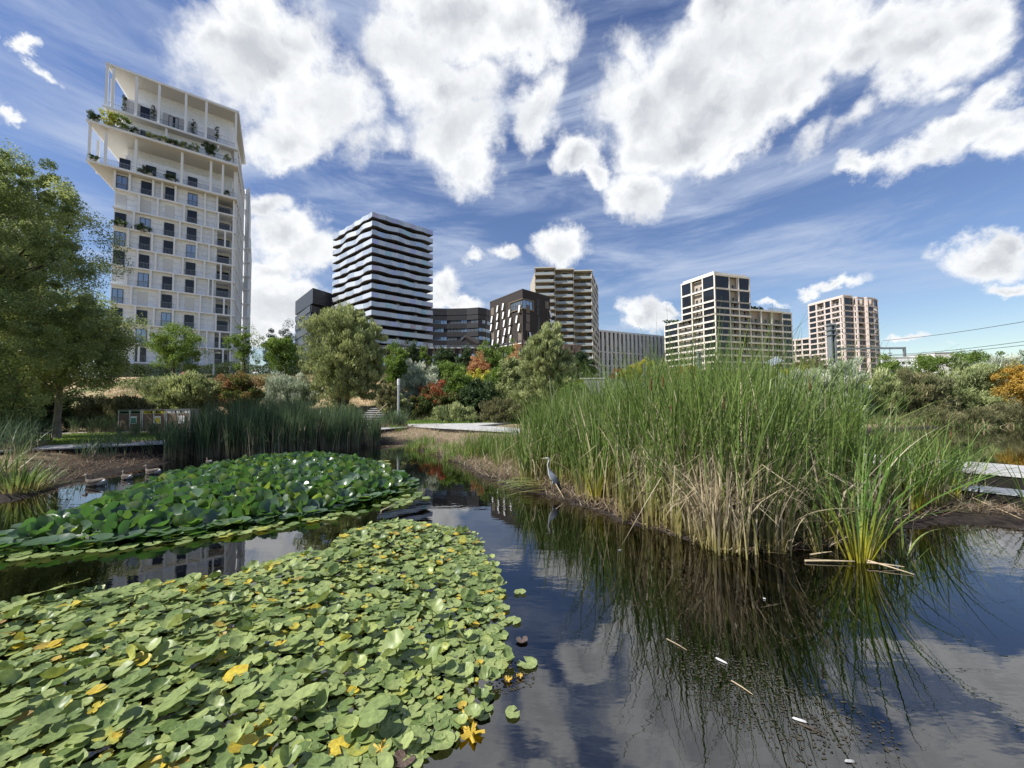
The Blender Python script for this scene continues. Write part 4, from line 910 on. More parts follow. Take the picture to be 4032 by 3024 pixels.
px('rounded_tree', 'rounded yellow-green tree right of the light grey hall', 'tree', 3762, 3902, 1378, 1500, 58, 'green', .18, 11000, 100, trunk=.14)
THK = [(2980, 3200, 1475, 1640, 31, 'silver', 'low silvery willow thicket behind the tallest reeds'),
 (3150, 3400, 1432, 1680, 34, 'silver', 'silvery willow thicket at the foot of the railway mast'),
 (3340, 3560, 1440, 1690, 35, 'olive', 'olive willow thicket below the pink tower, right of the mast'),
 (3480, 3740, 1452, 1690, 34, 'dun', 'dull green willow thicket in the middle of the far bank'),
 (3640, 3900, 1432, 1690, 35, 'olive', 'tall olive willow thicket at the far bank beneath the two rounded trees'),
 (3800, 4050, 1405, 1680, 36, 'silver', 'tall silvery willow thicket in front of the orange bush at the right edge'),
 (4000, 4300, 1392, 1680, 36, 'olive', 'olive willow thicket cut by the right edge of the view')]
for (u0, u1, v0, v1, D, k, lab) in THK:
    px('willow_thicket', lab, 'shrub', u0, u1, v0, v1, D, k, .19, 32000, 210, trunk=.09, stems=5, split=4, style='up', aspect=.26, clump=.24, depth=.6, nbr=20)
px('orange_bush', 'orange autumn bush between silvery willows near the right edge', 'shrub', 3930, 4110, 1432, 1600, 32.5, 'amber', .12, 11000, 100, trunk=.07, stems=3, split=2)
for (u0, u1, v0, v1, D, lab) in ((3560, 3760, 1600, 1694, 31.5, 'low brownish scrub at the water under the far thicket, left part'), (3740, 3930, 1590, 1692, 31.5, 'low brownish scrub at the water under the far thicket, middle part'), (3910, 4110, 1580, 1690, 31, 'low brownish scrub at the water at the right edge')):
    px('scrub', lab, 'shrub', u0, u1, v0, v1, D, 'dun', .12, 11000, 90, trunk=.05, stems=4, split=2, style='up', aspect=.2)
SHR = [('tamarisk_shrub', 'feathery olive shrub on the slope behind the recycling bins', 560, 850, 1480, 1640, 30, 'olive', 22000, 'up'),
 ('rust_shrub', 'green shrub with rusty-tinged tips behind the left reed bed', 838, 1040, 1470, 1640, 31, 'rust', 17000, 'round'),
 ('tamarisk_shrub', 'grey-green feathery shrub left of the big rounded willow foot', 1020, 1250, 1478, 1640, 34, 'silver', 20000, 'up'),
 ('tamarisk_shrub', 'dull brown-green scrub left of the recycling bins', 410, 580, 1560, 1700, 26, 'dun', 13000, 'up'),
 ('silver_shrub', 'silver-leaved oleaster shrub above the red sumac', 1572, 1742, 1440, 1620, 35, 'silver', 20000, 'up'),
 ('sumac_shrub', 'dark green sumac with a flame-red top beside the boardwalk', 1628, 1796, 1525, 1672, 33, 'sumac', 19000, 'round'),
 ('tamarisk_shrub', 'small feathery shrub beside the white path lamp', 1490, 1580, 1520, 1670, 31, 'dun', 8000, 'up'),
 ('green_shrub', 'bright green shrub right of the red sumac', 1740, 1880, 1475, 1600, 35, 'green', 14000, 'round'),
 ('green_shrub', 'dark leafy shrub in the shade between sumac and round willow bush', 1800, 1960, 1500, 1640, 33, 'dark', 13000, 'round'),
 ('tamarisk_shrub', 'pale feathery shrub at the edge of the boardwalk, in front of the red sumac', 1702, 1880, 1585, 1680, 31, 'olive', 15000, 'up'),
 ('tamarisk_shrub', 'feathery green-brown shrub behind the boardwalk under the round willow bush', 1880, 2060, 1580, 1672, 31, 'dun', 15000, 'up'),
 ('green_shrub', 'green shrub at the foot of the round willow bush', 1960, 2140, 1520, 1655, 33, 'olive', 14000, 'up'),
 ('green_shrub', 'yellow-green shrub left of the concrete wall', 2200, 2300, 1480, 1600, 33, 'yellow', 9000, 'round'),
 ('pampas_shrub', 'pale feathery thicket before the concrete wall and railing', 2320, 2560, 1515, 1620, 30, 'silver', 14000, 'up'),
 ('pampas_shrub', 'pale green feathery thicket behind the reeds left of the grey mast', 2540, 2760, 1510, 1620, 30, 'olive', 14000, 'up')]
for (nm, lab, u0, u1, v0, v1, D, k, n, st) in SHR:
    px(nm, lab, 'shrub', u0, u1, v0, v1, D, k, .15, int(n * 1.3), 150, trunk=.06, stems=4, split=2, style=st, aspect=.36 if st == 'up' else .5, nbr=12)
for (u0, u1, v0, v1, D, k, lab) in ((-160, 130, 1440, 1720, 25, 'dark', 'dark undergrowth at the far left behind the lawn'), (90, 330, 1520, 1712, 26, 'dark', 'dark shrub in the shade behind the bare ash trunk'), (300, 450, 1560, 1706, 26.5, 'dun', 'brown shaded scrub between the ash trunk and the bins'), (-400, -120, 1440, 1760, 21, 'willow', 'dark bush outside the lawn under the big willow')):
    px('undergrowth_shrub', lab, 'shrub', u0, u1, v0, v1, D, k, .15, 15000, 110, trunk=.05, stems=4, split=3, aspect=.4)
FILL = [('linden_tree', 'light green tree filling the gap between the round willow and the silver-leaved shrub', 'tree', 1505, 1610, 1390, 1540, 40, 'green'), ('locust_tree', 'loose light green tree below the curved office, left of the left orange tree', 'tree', 1690, 1850, 1420, 1560, 44, 'green'),
 ('green_shrub', 'yellow-green shrub under the left orange tree', 'shrub', 1800, 1960, 1460, 1600, 38, 'yellow'), ('locust_tree', 'tall light olive tree just left of the round willow bush', 'tree', 1960, 2090, 1400, 1620, 34, 'olive'),
 ('green_shrub', 'mid-green shrub right of the round willow bush foot', 'shrub', 2190, 2330, 1500, 1640, 27, 'green'), ('tamarisk_shrub', 'grey shrub low on the slope below the small maple', 'shrub', 640, 860, 1520, 1640, 33, 'dun'), ('tamarisk_shrub', 'dusty olive shrub right of the stairs', 'shrub', 1510, 1610, 1560, 1680, 31, 'olive')]
for (nm, lab, cat, u0, u1, v0, v1, D, k) in FILL: px(nm, lab, cat, u0, u1, v0, v1, D, k, .15, 14000, 130, trunk=.08, stems=2, split=4, rough=.4)
# clipped hedge on the slope top, in front of the white tower
hd = thing('hedge', 'long dark hedge on top of the slope in front of the white tower', 'hedge', (-38, 60, H(-38, 60)))
n = 30000; a = at(380, 1450, 60); b = at(1190, 1450, 60)
P = np.stack([RNG.uniform(a.x + 38, b.x + 38, n), RNG.uniform(-1, 1, n), RNG.uniform(0, 1, n) ** .7 * 1], 1); P[:, 2] *= 2.3 + .5 * nz(P[:, 0], P[:, 1], .6)
obj('foliage', leaves_mesh('foliage', P, RNG.normal(size=(n, 3)), .16 * (.6 + .8 * RNG.random(n)), .5, np.clip(.4 + .25 * RNG.normal(size=n), 0, 1), LM['dark']), hd)

# ------------------------------------------------------------------ reeds and grasses
def reedmat(name, green, dry, basec):
    m = bpy.data.materials.new(name); m.use_nodes = True; t = m.node_tree; p = t.nodes['Principled BSDF']
    def nd(ty): return t.nodes.new(ty)
    a = nd('ShaderNodeAttribute'); a.attribute_name = 'tint'; b = nd('ShaderNodeAttribute'); b.attribute_name = 'along'
    r = nd('ShaderNodeValToRGB'); e = r.color_ramp.elements
    cols = [(0, green[0]), (.35, green[1]), (.62, green[2]), (.74, dry[0]), (1, dry[1])]
    while len(e) < len(cols): e.new(.5)
    for k, (q, c) in enumerate(cols): e[k].position = q; e[k].color = (*c, 1)
    t.links.new(a.outputs['Fac'], r.inputs[0])
    mr = nd('ShaderNodeMapRange'); t.links.new(b.outputs['Fac'], mr.inputs[0]); mr.inputs[1].default_value = .10; mr.inputs[2].default_value = .42; mr.inputs[3].default_value = 1; mr.inputs[4].default_value = 0
    mx = nd('ShaderNodeMix'); mx.data_type = 'RGBA'; t.links.new(mr.outputs[0], mx.inputs[0]); t.links.new(r.outputs[0], mx.inputs[6]); mx.inputs[7].default_value = (*basec, 1)
    t.links.new(mx.outputs[2], p.inputs['Base Color']); p.inputs['Roughness'].default_value = .45; p.inputs['Specular IOR Level'].default_value = .35
    tr = nd('ShaderNodeBsdfTranslucent'); t.links.new(mx.outputs[2], tr.inputs[0]); ms = nd('ShaderNodeMixShader'); ms.inputs[0].default_value = .38
    t.links.new(p.outputs[0], ms.inputs[1]); t.links.new(tr.outputs[0], ms.inputs[2]); t.links.new(ms.outputs[0], t.nodes['Material Output'].inputs[0]); return m
REED = reedmat('reed_leaf', [(.068, .115, .026), (.15, .225, .050), (.28, .35, .105)], [(.40, .33, .20), (.62, .54, .38)], (.33, .29, .10))
REEDB = reedmat('blue_green_reed_leaf', [(.060, .105, .052), (.10, .155, .072), (.17, .235, .105)], [(.30, .25, .16), (.50, .42, .30)], (.36, .30, .19))  # dark blue-green leaf colour of the left-hand reeds
REEDY = reedmat('yellow_based_reed_leaf', [(.09, .17, .03), (.14, .25, .05), (.20, .30, .07)], [(.45, .36, .20), (.60, .50, .32)], (.52, .46, .05))
GRASS = reedmat('grass_blade', [(.05, .10, .022), (.09, .17, .035), (.15, .23, .06)], [(.34, .27, .15), (.48, .39, .23)], (.09, .12, .035))
IRIS = reedmat('iris_leaf', [(.12, .22, .03), (.18, .30, .05), (.25, .36, .08)], [(.42, .33, .15), (.52, .42, .22)], (.24, .24, .06))
LITTER = reedmat('dry_stem', [(.16, .11, .07), (.24, .17, .11), (.34, .26, .17)], [(.44, .36, .25), (.60, .52, .38)], (.30, .22, .14))
def blades(P, h, az, lean, bend, w, tint, K=6, kink=None, twist=.5):
    n = len(P); t = np.linspace(0, 1, K + 1)[None, :]; h = h[:, None]; lean = lean[:, None]; bend = bend[:, None]
    hor = h * (lean * t + bend * t ** 2.6); ver = h * (t * np.sqrt(np.maximum(1 - (lean * .9) ** 2, .05)) - .42 * np.abs(bend) ** 1.35 * t ** 3.2)
    if kink is not None:                  # broken leaves: beyond the kink they fold down
        kk = kink[:, None]; ov = np.maximum(t - kk, 0); hor = hor + h * ov * .30; ver = ver - h * ov * 1.45 * (kk < 1)
    X = P[:, 0:1] + np.cos(az)[:, None] * hor; Y = P[:, 1:2] + np.sin(az)[:, None] * hor; Z = P[:, 2:3] + ver
    pr = np.where(t < .12, .75 + t * 2, 1 - np.maximum(t - .35, 0) ** 1.5 * 1.75); pr = np.clip(pr, .06, 1)
    sa = az[:, None] + math.pi / 2 + twist * RNG.normal(size=(n, 1)) + t * RNG.normal(size=(n, 1)) * 1.2
    wx = np.cos(sa) * w[:, None] * pr * .5; wy = np.sin(sa) * w[:, None] * pr * .5
    V = np.stack([np.stack([X - wx, Y - wy, Z], -1), np.stack([X + wx, Y + wy, Z], -1)], 2).reshape(-1, 3)
    i = np.arange(n)[:, None] * (2 * (K + 1)) + np.arange(K)[None, :] * 2
    F = np.stack([i, i + 1, i + 3, i + 2], -1).reshape(-1, 4)
    al = np.repeat(np.broadcast_to(t, (n, K + 1)).reshape(-1), 2); ti = np.repeat(tint, 2 * (K + 1))
    return V, F, {'tint': ti, 'along': al}
def pts_in(poly, n):
    P = np.array(poly); out = np.zeros((0, 2))
    while len(out) < n:
        q = RNG.uniform(P.min(0), P.max(0), (n, 2)); q = q[sdist(poly, q[:, 0], q[:, 1]) < 0]; out = np.concatenate([out, q])
    return out[:n]
def reed_field(name, label, poly, n, hfun, m, dry=.2, wid=(.012, .024), lean=.10, bend=.16, clump=True, cat='reeds', kinks=.12, K=6, zoff=-.12, uneven=.2):
    q = pts_in(poly, n)
    if clump:
        cc_ = pts_in(poly, max(4, n // 26)); k = RNG.integers(0, len(cc_), n); mixm = RNG.random(n) < .84
        q = np.where(mixm[:, None], cc_[k] + RNG.normal(size=(n, 2)) * .085, q)
        clt = RNG.random(len(cc_))[k]
    else: clt = RNG.random(n)
    hx, hy = gp(2172, 1950)[:2]; dd = np.hypot(q[:, 0] - hx, q[:, 1] - hy); ahead = (np.abs(q[:, 0] / q[:, 1] - hx / hy) < .075) & (q[:, 1] < hy + .1)
    keep = (dd > .42) & ~ahead; q = q[keep]; clt = clt[keep]; n = len(q)      # the heron keeps its clear patch at the water's edge
    z = np.maximum(height(q[:, 0], q[:, 1]), -.25) + zoff
    hh = hfun(q[:, 0], q[:, 1]) * RNG.uniform(.66, 1.05, n) * (1.0 + uneven * .35 - uneven * np.abs(nz(q[:, 0], q[:, 1], 2.2, 3)))
    isdry = RNG.random(n) < dry * (0.2 + 2.2 * clt ** 2 )
    tint = np.where(isdry, RNG.uniform(.74, 1, n), RNG.uniform(0, .66, n) * .6 + clt * .25)
    hh = np.where(isdry, hh * RNG.uniform(.45, .85, n), hh)
    kink = np.where(RNG.random(n) < (kinks + .30 * isdry), RNG.uniform(.58, .88, n), 2.0)
    V, F, A = blades(np.column_stack([q, z]), hh, RNG.uniform(0, 6.28, n), np.abs(RNG.normal(size=n)) * lean, np.abs(RNG.normal(size=n)) * bend, RNG.uniform(*wid, n), tint, K, kink)
    return tag(obj(name, npmesh(name, V, F, m, A)), label, cat, kind='stuff')

bedR = pxpoly([(2040, 1895), (2110, 1940), (2200, 1965), (2330, 2005), (2470, 2055), (2640, 2110), (2790, 2165), (2920, 2190), (3050, 2180), (3200, 2160), (3330, 2130), (3420, 2090), (3480, 2030), (3560, 1985)]) + [(7.8, 10.4), (5.0, 14.2), (2.4, 16.2), (.6, 15.2)]
def hR(x, y):
    u = 2016 + x / y * 1515
    return np.interp(u, [2000, 2150, 2350, 2550, 2750, 2950, 3150, 3350, 3500, 3650, 3800], [1.8, 2.6, 3.0, 3.3, 3.55, 3.45, 3.25, 3.05, 2.75, 2.3, 2.0])
reed_field('reed_bed', 'tall green bulrush bed with dry stems filling the right middle of the pond', bedR, 9000, hR, REED, .34, lean=.10, bend=.26, kinks=.12, wid=(.016, .036), uneven=.62)
reed_field('dry_reed_stand', 'pale straw-coloured dead bulrush stems standing at the front of the right bed', pxpoly([(2560, 2060), (2680, 2110), (2800, 2160), (2930, 2186), (3080, 2172), (3120, 2120), (2900, 2090), (2700, 2040), (2580, 2010)]), 1500, lambda x, y: 2.65 + 0 * x, REED, 3.5, wid=(.016, .030), lean=.10, bend=.28, kinks=.2, uneven=.3)
reed_field('sparse_reeds', 'open sparse green reeds at the right end of the bed before the boardwalk', pxpoly([(3420, 2110), (3560, 2070), (3700, 2020), (3830, 1990), (3830, 1930), (3600, 1940), (3450, 1990)]), 620, lambda x, y: 2.0 + 0 * x, REED, .3, wid=(.014, .028), lean=.14, bend=.3, uneven=.3)
reed_field('bank_grass', 'short fresh green blades on the bank beyond the pond tip', pxpoly([(1480, 1742), (1610, 1742), (1700, 1782), (1860, 1850), (2040, 1905), (2100, 1800), (1900, 1740), (1650, 1708), (1480, 1718)]), 2600, lambda x, y: .30 + 0 * x, IRIS, .3, wid=(.012, .022), lean=.2, bend=.3, K=4)
# a fringe of thinner growth where the bed runs out towards the boardwalk on its left
reed_field('reed_fringe', 'loose young green reeds on the bank between the pond tip and the heron', pxpoly([(1820, 1790), (1900, 1850), (2000, 1890), (2080, 1915)]) + [(1.4, 15.5), (-1.0, 17.6)], 1500, lambda x, y: 1.15 + .5 * smooth01(x, -1, 1.4), REED, .15, lean=.14, bend=.2)
bedL = [tuple(gp(u, v, 0)[:2]) for u, v in ((640, 1822), (740, 1806), (880, 1800), (1050, 1794), (1250, 1776), (1400, 1764), (1485, 1754))] + [tuple(at(1500, 1500, 23)[:2]), tuple(at(1100, 1500, 20.3)[:2]), tuple(at(680, 1500, 17.2)[:2])]
reed_field('reed_bed', 'dark blue-green reed bed with dry lower stems along the far left bank', bedL, 9000, lambda x, y: np.interp(2016 + x / y * 1515, [640, 760, 900, 1200, 1380, 1430, 1500], [1.7, 2.35, 2.65, 2.55, 2.3, 1.9, 1.5]), REEDB, .30, wid=(.018, .032), lean=.06, bend=.10)
for (pl_, n, hh, lab, m_) in ((pxpoly([(330, 1850), (640, 1800), (640, 1775), (330, 1815)]), 420, 1.1, 'thin scattered reeds on the mud in front of the left boardwalk', REEDB),
    (pxpoly([(-80, 1900), (110, 1850), (190, 1790), (-80, 1760)]), 1100, 1.65, 'dark reed clumps at the left edge before the boardwalk', REEDB),
    ([tuple(at(u, 1500, D)[:2]) for u, D in ((470, 20.5), (700, 21.5), (700, 24), (470, 23.2))], 420, 1.2, 'loose reeds growing in front of the recycling bins', REEDB),
    ([tuple(at(u, 1500, D)[:2]) for u, D in ((1500, 25.5), (1600, 26.5), (1600, 28), (1500, 27.5))], 700, 1.5, 'olive reeds below the white path lamp', REEDB),
    ([tuple(at(u, 1500, D)[:2]) for u, D in ((280, 23.5), (470, 24), (470, 25), (280, 24.6))], 420, 1.5, 'arching grey-green reeds left of the recycling bins', REEDB)):
    reed_field('reed_patch', lab, pl_, n, lambda x, y, hh=hh: hh + 0 * x, m_, .2, wid=(.014, .028), lean=.15, bend=.3)
for (u, v, r, n, hh, lab) in ((1655, 1772, .75, 240, .62, 'bright green iris clump nearest the pond tip'), (1740, 1790, .8, 200, .5, 'low iris leaves right of the brightest clump'), (1800, 1812, .6, 170, .55, 'green iris leaves on the bank below the boardwalk'), (1565, 1728, .6, 110, .5, 'small iris tuft left of the pond tip'), (1870, 1820, .5, 150, .75, 'iris clump beside the first loose reeds')):
    c = gp(u, v - 12, .1); an = RNG.uniform(0, 6.28, n); rr = r * np.sqrt(RNG.random(n)); q = np.column_stack([c.x + np.cos(an) * rr, c.y + np.sin(an) * rr]); z = np.maximum(height(q[:, 0], q[:, 1]), -.05)
    V, F, A = blades(np.column_stack([q, z - .03]), hh * RNG.uniform(.6, 1.1, n), RNG.uniform(0, 6.28, n), np.abs(RNG.normal(size=n)) * .18, np.abs(RNG.normal(size=n)) * .2, RNG.uniform(.016, .03, n), np.where(RNG.random(n) < .12, .85, RNG.uniform(0, .6, n)), 4)
    t = thing('iris_clump', lab, 'plant', (c.x, c.y, float(z.mean()))); V = V - np.array([c.x, c.y, float(z.mean())]); obj('foliage', npmesh('foliage', V, F, IRIS, A), t)

# foreground clumps: each leaf blade is its own object
POOL = []
def blade_pool(m, tints, nm):
    out = []
    for i in range(10):
        V, F, A = blades(np.zeros((1, 3)), np.array([1.0]), np.array([0.0]), np.array([RNG.uniform(.02, .12)]), np.array([abs(RNG.normal()) * .22 + .03]), np.array([.0105]), np.array([RNG.uniform(*tints)]), 9, np.array([2.0 if i % 5 else RNG.uniform(.74, .86)]), .25)
        out.append(npmesh(nm, V, F, m, A))
    return out
poolG = blade_pool(REED, (0, .6), 'leaf_blade'); poolY = blade_pool(REEDY, (.1, .55), 'leaf_blade'); poolD = blade_pool(REED, (.76, 1), 'dry_leaf_blade')
CAT = mat('brown_seed_head', (.11, .05, .025), .9, .1, var=.2, vscale=20); STEM = mat('reed_stem', (.20, .24, .09), .6, .3)
head = MB().tube([(0, 0, 0), (0, 0, .015), (0, 0, .09), (0, 0, .17), (0, 0, .185)], [.004, .012, .0135, .012, .003], 8).tube([(0, 0, .185), (0, 0, .26)], [.003, .001], 5).mesh('seed_head', CAT, True)
def clump(label, u, v, hgt, n, pools, spread=.12, fan=.16, heads=0, group=None, z=None, wmul=2.0, azb=None):
    c = gp(u, v, 0.0); zz_ = max(H(c.x, c.y), -.2) if z is None else z
    t = thing('reed_clump', label, 'reeds', (c.x, c.y, zz_), 0, group)
    for i in range(n):
        p_, f = pools[RNG.choice(len(pools), p=[q[1] for q in pools])][0], 1
        me = p_[RNG.integers(len(p_))]; az = RNG.uniform(0, 6.28) if azb is None else azb + RNG.normal() * .7
        r0 = spread * math.sqrt(RNG.random()); s = hgt * RNG.uniform(.6, 1.08) * (.7 if me.name.startswith('dry') else 1)
        tl = abs(RNG.normal()) * fan
        M = Matrix.Translation((math.cos(az) * r0, math.sin(az) * r0, -.06)) @ Matrix.Rotation(az, 4, 'Z') @ Matrix.Rotation(tl, 4, 'Y') @ Matrix.Diagonal((s, wmul * RNG.uniform(.7, 1.4), s, 1))
        obj(me.name.split('.')[0], me, t, M)
    for i in range(heads):
        az = RNG.uniform(0, 6.28); tl = RNG.uniform(.02, .12); hs = hgt * RNG.uniform(.62, .85); dx, dy = math.cos(az), math.sin(az)
        tip = Vector((dx * (spread + math.sin(tl) * hs), dy * (spread + math.sin(tl) * hs), hs))
        st = obj('stem', MB().tube([(dx * spread, dy * spread, -.05), tuple(tip)], [.007, .004], 6).mesh('stem', STEM), t)
        obj('seed_head', head, st, Matrix.Translation(tip) @ Matrix.Rotation(tl, 4, Vector((-dy, dx, 0))) @ Matrix.Diagonal((1.1, 1.1, 1.15, 1)))
    return t
clump('tall yellow-based bulrush clump standing foremost in the water', 3385, 2205, 2.55, 46, [(poolY, .86), (poolD, .14)], .10, .16)
clump('thin green bulrush sprout right of the yellow-based clump', 3560, 2190, 1.25, 9, [(poolG, .7), (poolD, .3)], .05, .14)
clump('single straight yellow-green stalk group beside the foremost clump', 3455, 2200, 2.1, 8, [(poolY, 1)], .03, .08)
clump('leaning green bulrush left of the foremost clump', 3240, 2180, 1.9, 16, [(poolG, .85), (poolD, .15)], .07, .22, azb=2.4)
clump('pale dry bulrush stand in the middle of the right bed', 2830, 2150, 2.25, 44, [(poolD, .9), (poolG, .1)], .34, .12)
clump('pale dry bulrush stand right of the middle one', 3000, 2150, 2.0, 36, [(poolD, .8), (poolG, .2)], .32, .12, heads=1)
clump('green bulrushes with brown seed heads behind the dry stand', 2760, 2085, 3.0, 40, [(poolG, .9), (poolD, .1)], .32, .14, heads=4)
clump('arching green bulrush at the left of the dry stand', 2640, 2070, 2.9, 34, [(poolG, .85), (poolD, .15)], .22, .2, heads=1)
clump('low bright green bulrush tuft at the bank', 2490, 2030, 1.15, 40, [(poolG, .9), (poolD, .1)], .16, .28)
clump('upright green bulrush left of the low tuft', 2345, 1985, 2.2, 36, [(poolY, .8), (poolD, .2)], .14, .08)
clump('tall bulrush with wide arching leaves on the right side of the bed', 3300, 2110, 2.9, 46, [(poolG, .8), (poolD, .2)], .26, .24, heads=1)
clump('bulrushes with drooping dry leaves between the two right clumps', 3120, 2140, 2.2, 30, [(poolG, .55), (poolD, .45)], .24, .2, heads=1)
clump('yellow-footed bulrush clump on the mud before the boardwalk', 3610, 2035, 1.95, 34, [(poolY, .9), (poolD, .1)], .11, .17)
clump('bulrush clump with a brown seed head next to the boardwalk end', 3700, 1995, 2.0, 34, [(poolY, .85), (poolD, .15)], .16, .18, heads=1)
clump('last thin bulrush clump in front of the boardwalk edge', 3770, 1990, 1.7, 20, [(poolY, .7), (poolG, .3)], .1, .28)
clump('lone bent reed standing in the mud by the boardwalk', 3852, 2030, .55, 3, [(poolG, 1)], .02, .1)
clump('sparse reeds with long leaves arching in from the right edge', 4110, 2040, 1.9, 14, [(poolG, 1)], .3, .5, azb=3.0)
clump('green bulrush clump just right of the heron', 2290, 1965, 1.95, 34, [(poolG, 1)], .14, .07)
clump('green reeds behind the heron', 2215, 1905, 2.1, 30, [(poolG, 1)], .2, .07, heads=1)
clump('bright arching grass clump on the bank at the left edge', 60, 1945, 1.05, 190, [(poolG, .97), (poolD, .03)], .6, .5, wmul=2.6)
clump('second bright grass clump cut by the left edge', -40, 1900, 1.15, 100, [(poolG, .97), (poolD, .03)], .6, .45, wmul=2.6)
clump('small spiky grey-green tuft on the dark mud', 495, 1792, .75, 26, [(poolG, 1)], .08, .6)
clump('small spiky tuft left of the other on the dark mud', 425, 1790, .7, 20, [(poolG, 1)], .08, .6)
clump('leaning dark grass tuft on the mud at the left', 300, 1812, .8, 18, [(poolG, .9), (poolD, .1)], .06, .7, azb=.2)

# ------------------------------------------------------------------ litter, lawns, ground cover
def litter(name, label, poly, n, ln, m, tints=(.3, 1), cat='litter', zmin=0.0, lift=.05, wid=(.008, .02)):
    q = pts_in(poly, n); z = np.maximum(height(q[:, 0], q[:, 1]), zmin) + RNG.uniform(0, lift, n)
    V, F, A = blades(np.column_stack([q, z]), ln * RNG.uniform(.4, 1.2, n), RNG.uniform(0, 6.28, n), np.clip(RNG.normal(1.0, .12, n), .6, 1.08), RNG.normal(size=n) * .08, RNG.uniform(*wid, n), RNG.uniform(*tints, n), 3)
    A['along'] = np.full(len(A['along']), .6); return tag(obj(name, npmesh(name, V, F, m, A)), label, cat, kind='stuff')
shoreR = pxpoly([(1640, 1762), (1740, 1800), (1830, 1836), (1900, 1880), (1990, 1912), (2080, 1934), (2170, 1958), (2300, 1998), (2450, 2055), (2620, 2102), (2800, 2168), (2930, 2192), (3060, 2180), (3300, 2165), (3480, 2110), (3600, 2060), (3760, 2040), (4032, 2060), (4032, 1975), (3700, 1960), (3300, 2010), (2900, 2020), (2500, 1940), (2200, 1880), (1900, 1800), (1700, 1740)])
litter('dry_reed_litter', 'tangle of fallen dry reed stems at the foot of the right reed bed', shoreR, 11000, .36, LITTER, (.0, 1))
litter('dry_reed_litter', 'flattened straw on the bank between the boardwalk and the pond tip', pxpoly([(1480, 1745), (1610, 1742), (1700, 1785), (1900, 1868), (2060, 1910), (2100, 1780), (1700, 1705), (1480, 1722)]), 10000, .32, LITTER, (.45, 1))
litter('twig_litter', 'dark twigs and stems strewn over the mud before the left boardwalk', pxpoly([(60, 1965), (310, 1892), (480, 1855), (640, 1824), (740, 1795), (700, 1765), (400, 1795), (100, 1840)]), 4500, .22, LITTER, (.0, .45))
FALL = thing('fallen_reeds', 'sheaf of bent green reeds lying on the water left of the heron', 'reeds', (gp(2100, 1935)[0], gp(2100, 1935)[1], 0.02))
fr = blade_pool(REED, (.3, .66), 'fallen_leaf')
for i in range(42):
    az = math.pi + RNG.normal() * .2; M = Matrix.Translation((.25 + RNG.normal() * .15, RNG.normal() * .28, .05 + .22 * RNG.random())) @ Matrix.Rotation(az, 4, 'Z') @ Matrix.Rotation(1.40 + RNG.normal() * .06, 4, 'Y') @ Matrix.Diagonal((1, 2.2, RNG.uniform(.8, 1.5), 1)); obj('fallen_leaf', fr[i % 10], FALL, M)
# lawn strip and slope vegetation
lawn = [tuple(at(u, 1500, D)[:2]) for u, D in ((-600, 16.5), (100, 17.0), (640, 19.6), (900, 21.5), (900, 24.3), (600, 24.2), (100, 22.6), (-600, 22))]
q = pts_in(lawn, 26000); z = height(q[:, 0], q[:, 1]); nn = len(q)
V, F, A = blades(np.column_stack([q, z]), RNG.uniform(.06, .13, nn), RNG.uniform(0, 6.28, nn), np.abs(RNG.normal(size=nn)) * .3, np.abs(RNG.normal(size=nn)) * .3, RNG.uniform(.02, .035, nn), RNG.uniform(.1, .66, nn), 2)
A['along'] = np.full(len(A['along']), .7); tag(obj('lawn', npmesh('lawn', V, F, IRIS, A)), 'short mown lawn between the left boardwalk and the recycling bins', 'lawn', kind='stuff')
def tufts(label, poly, n, m, hh, tints, per=7, r=.12, wid=(.03, .06), cat='grass'):
    c = pts_in(poly, n); q = np.repeat(c, per, 0) + RNG.normal(size=(n * per, 2)) * r; z = height(q[:, 0], q[:, 1]); k = len(q)
    V, F, A = blades(np.column_stack([q, z - .02]), hh * RNG.uniform(.5, 1.2, k), RNG.uniform(0, 6.28, k), np.abs(RNG.normal(size=k)) * .3, np.abs(RNG.normal(size=k)) * .35, RNG.uniform(*wid, k), RNG.uniform(*tints, k), 2)
    A['along'] = np.full(len(A['along']), .7); tag(obj('grass_tufts', npmesh('grass_tufts', V, F, m, A)), label, cat, kind='stuff')
tufts('dry straw-coloured grass on the slope under the white tower', [(-46, 27), (-8, 30), (-8, 52), (-46, 56)], 6000, GRASS, .35, (.74, 1), 6, .25)
tufts('green weeds scattered along the top of the dry slope', [(-50, 45), (-10, 45), (-10, 56), (-50, 58)], 2600, GRASS, .35, (0, .6), 8, .3)
tufts('mixed rough grass between the shrubs beyond the boardwalk', [(-9, 30), (8, 31), (16, 34), (16, 60), (-9, 60)], 9000, GRASS, .55, (.1, 1), 7, .25)
tufts('green verge beside the boardwalk crossing', [(-9, 29), (4, 31), (4, 33), (-8, 31.5)], 1500, IRIS, .28, (.1, .6), 8, .2)
tufts('rough grass along the far right bank', [(12, 30), (50, 30), (60, 46), (12, 46)], 6000, GRASS, .7, (.2, 1), 7, .25)
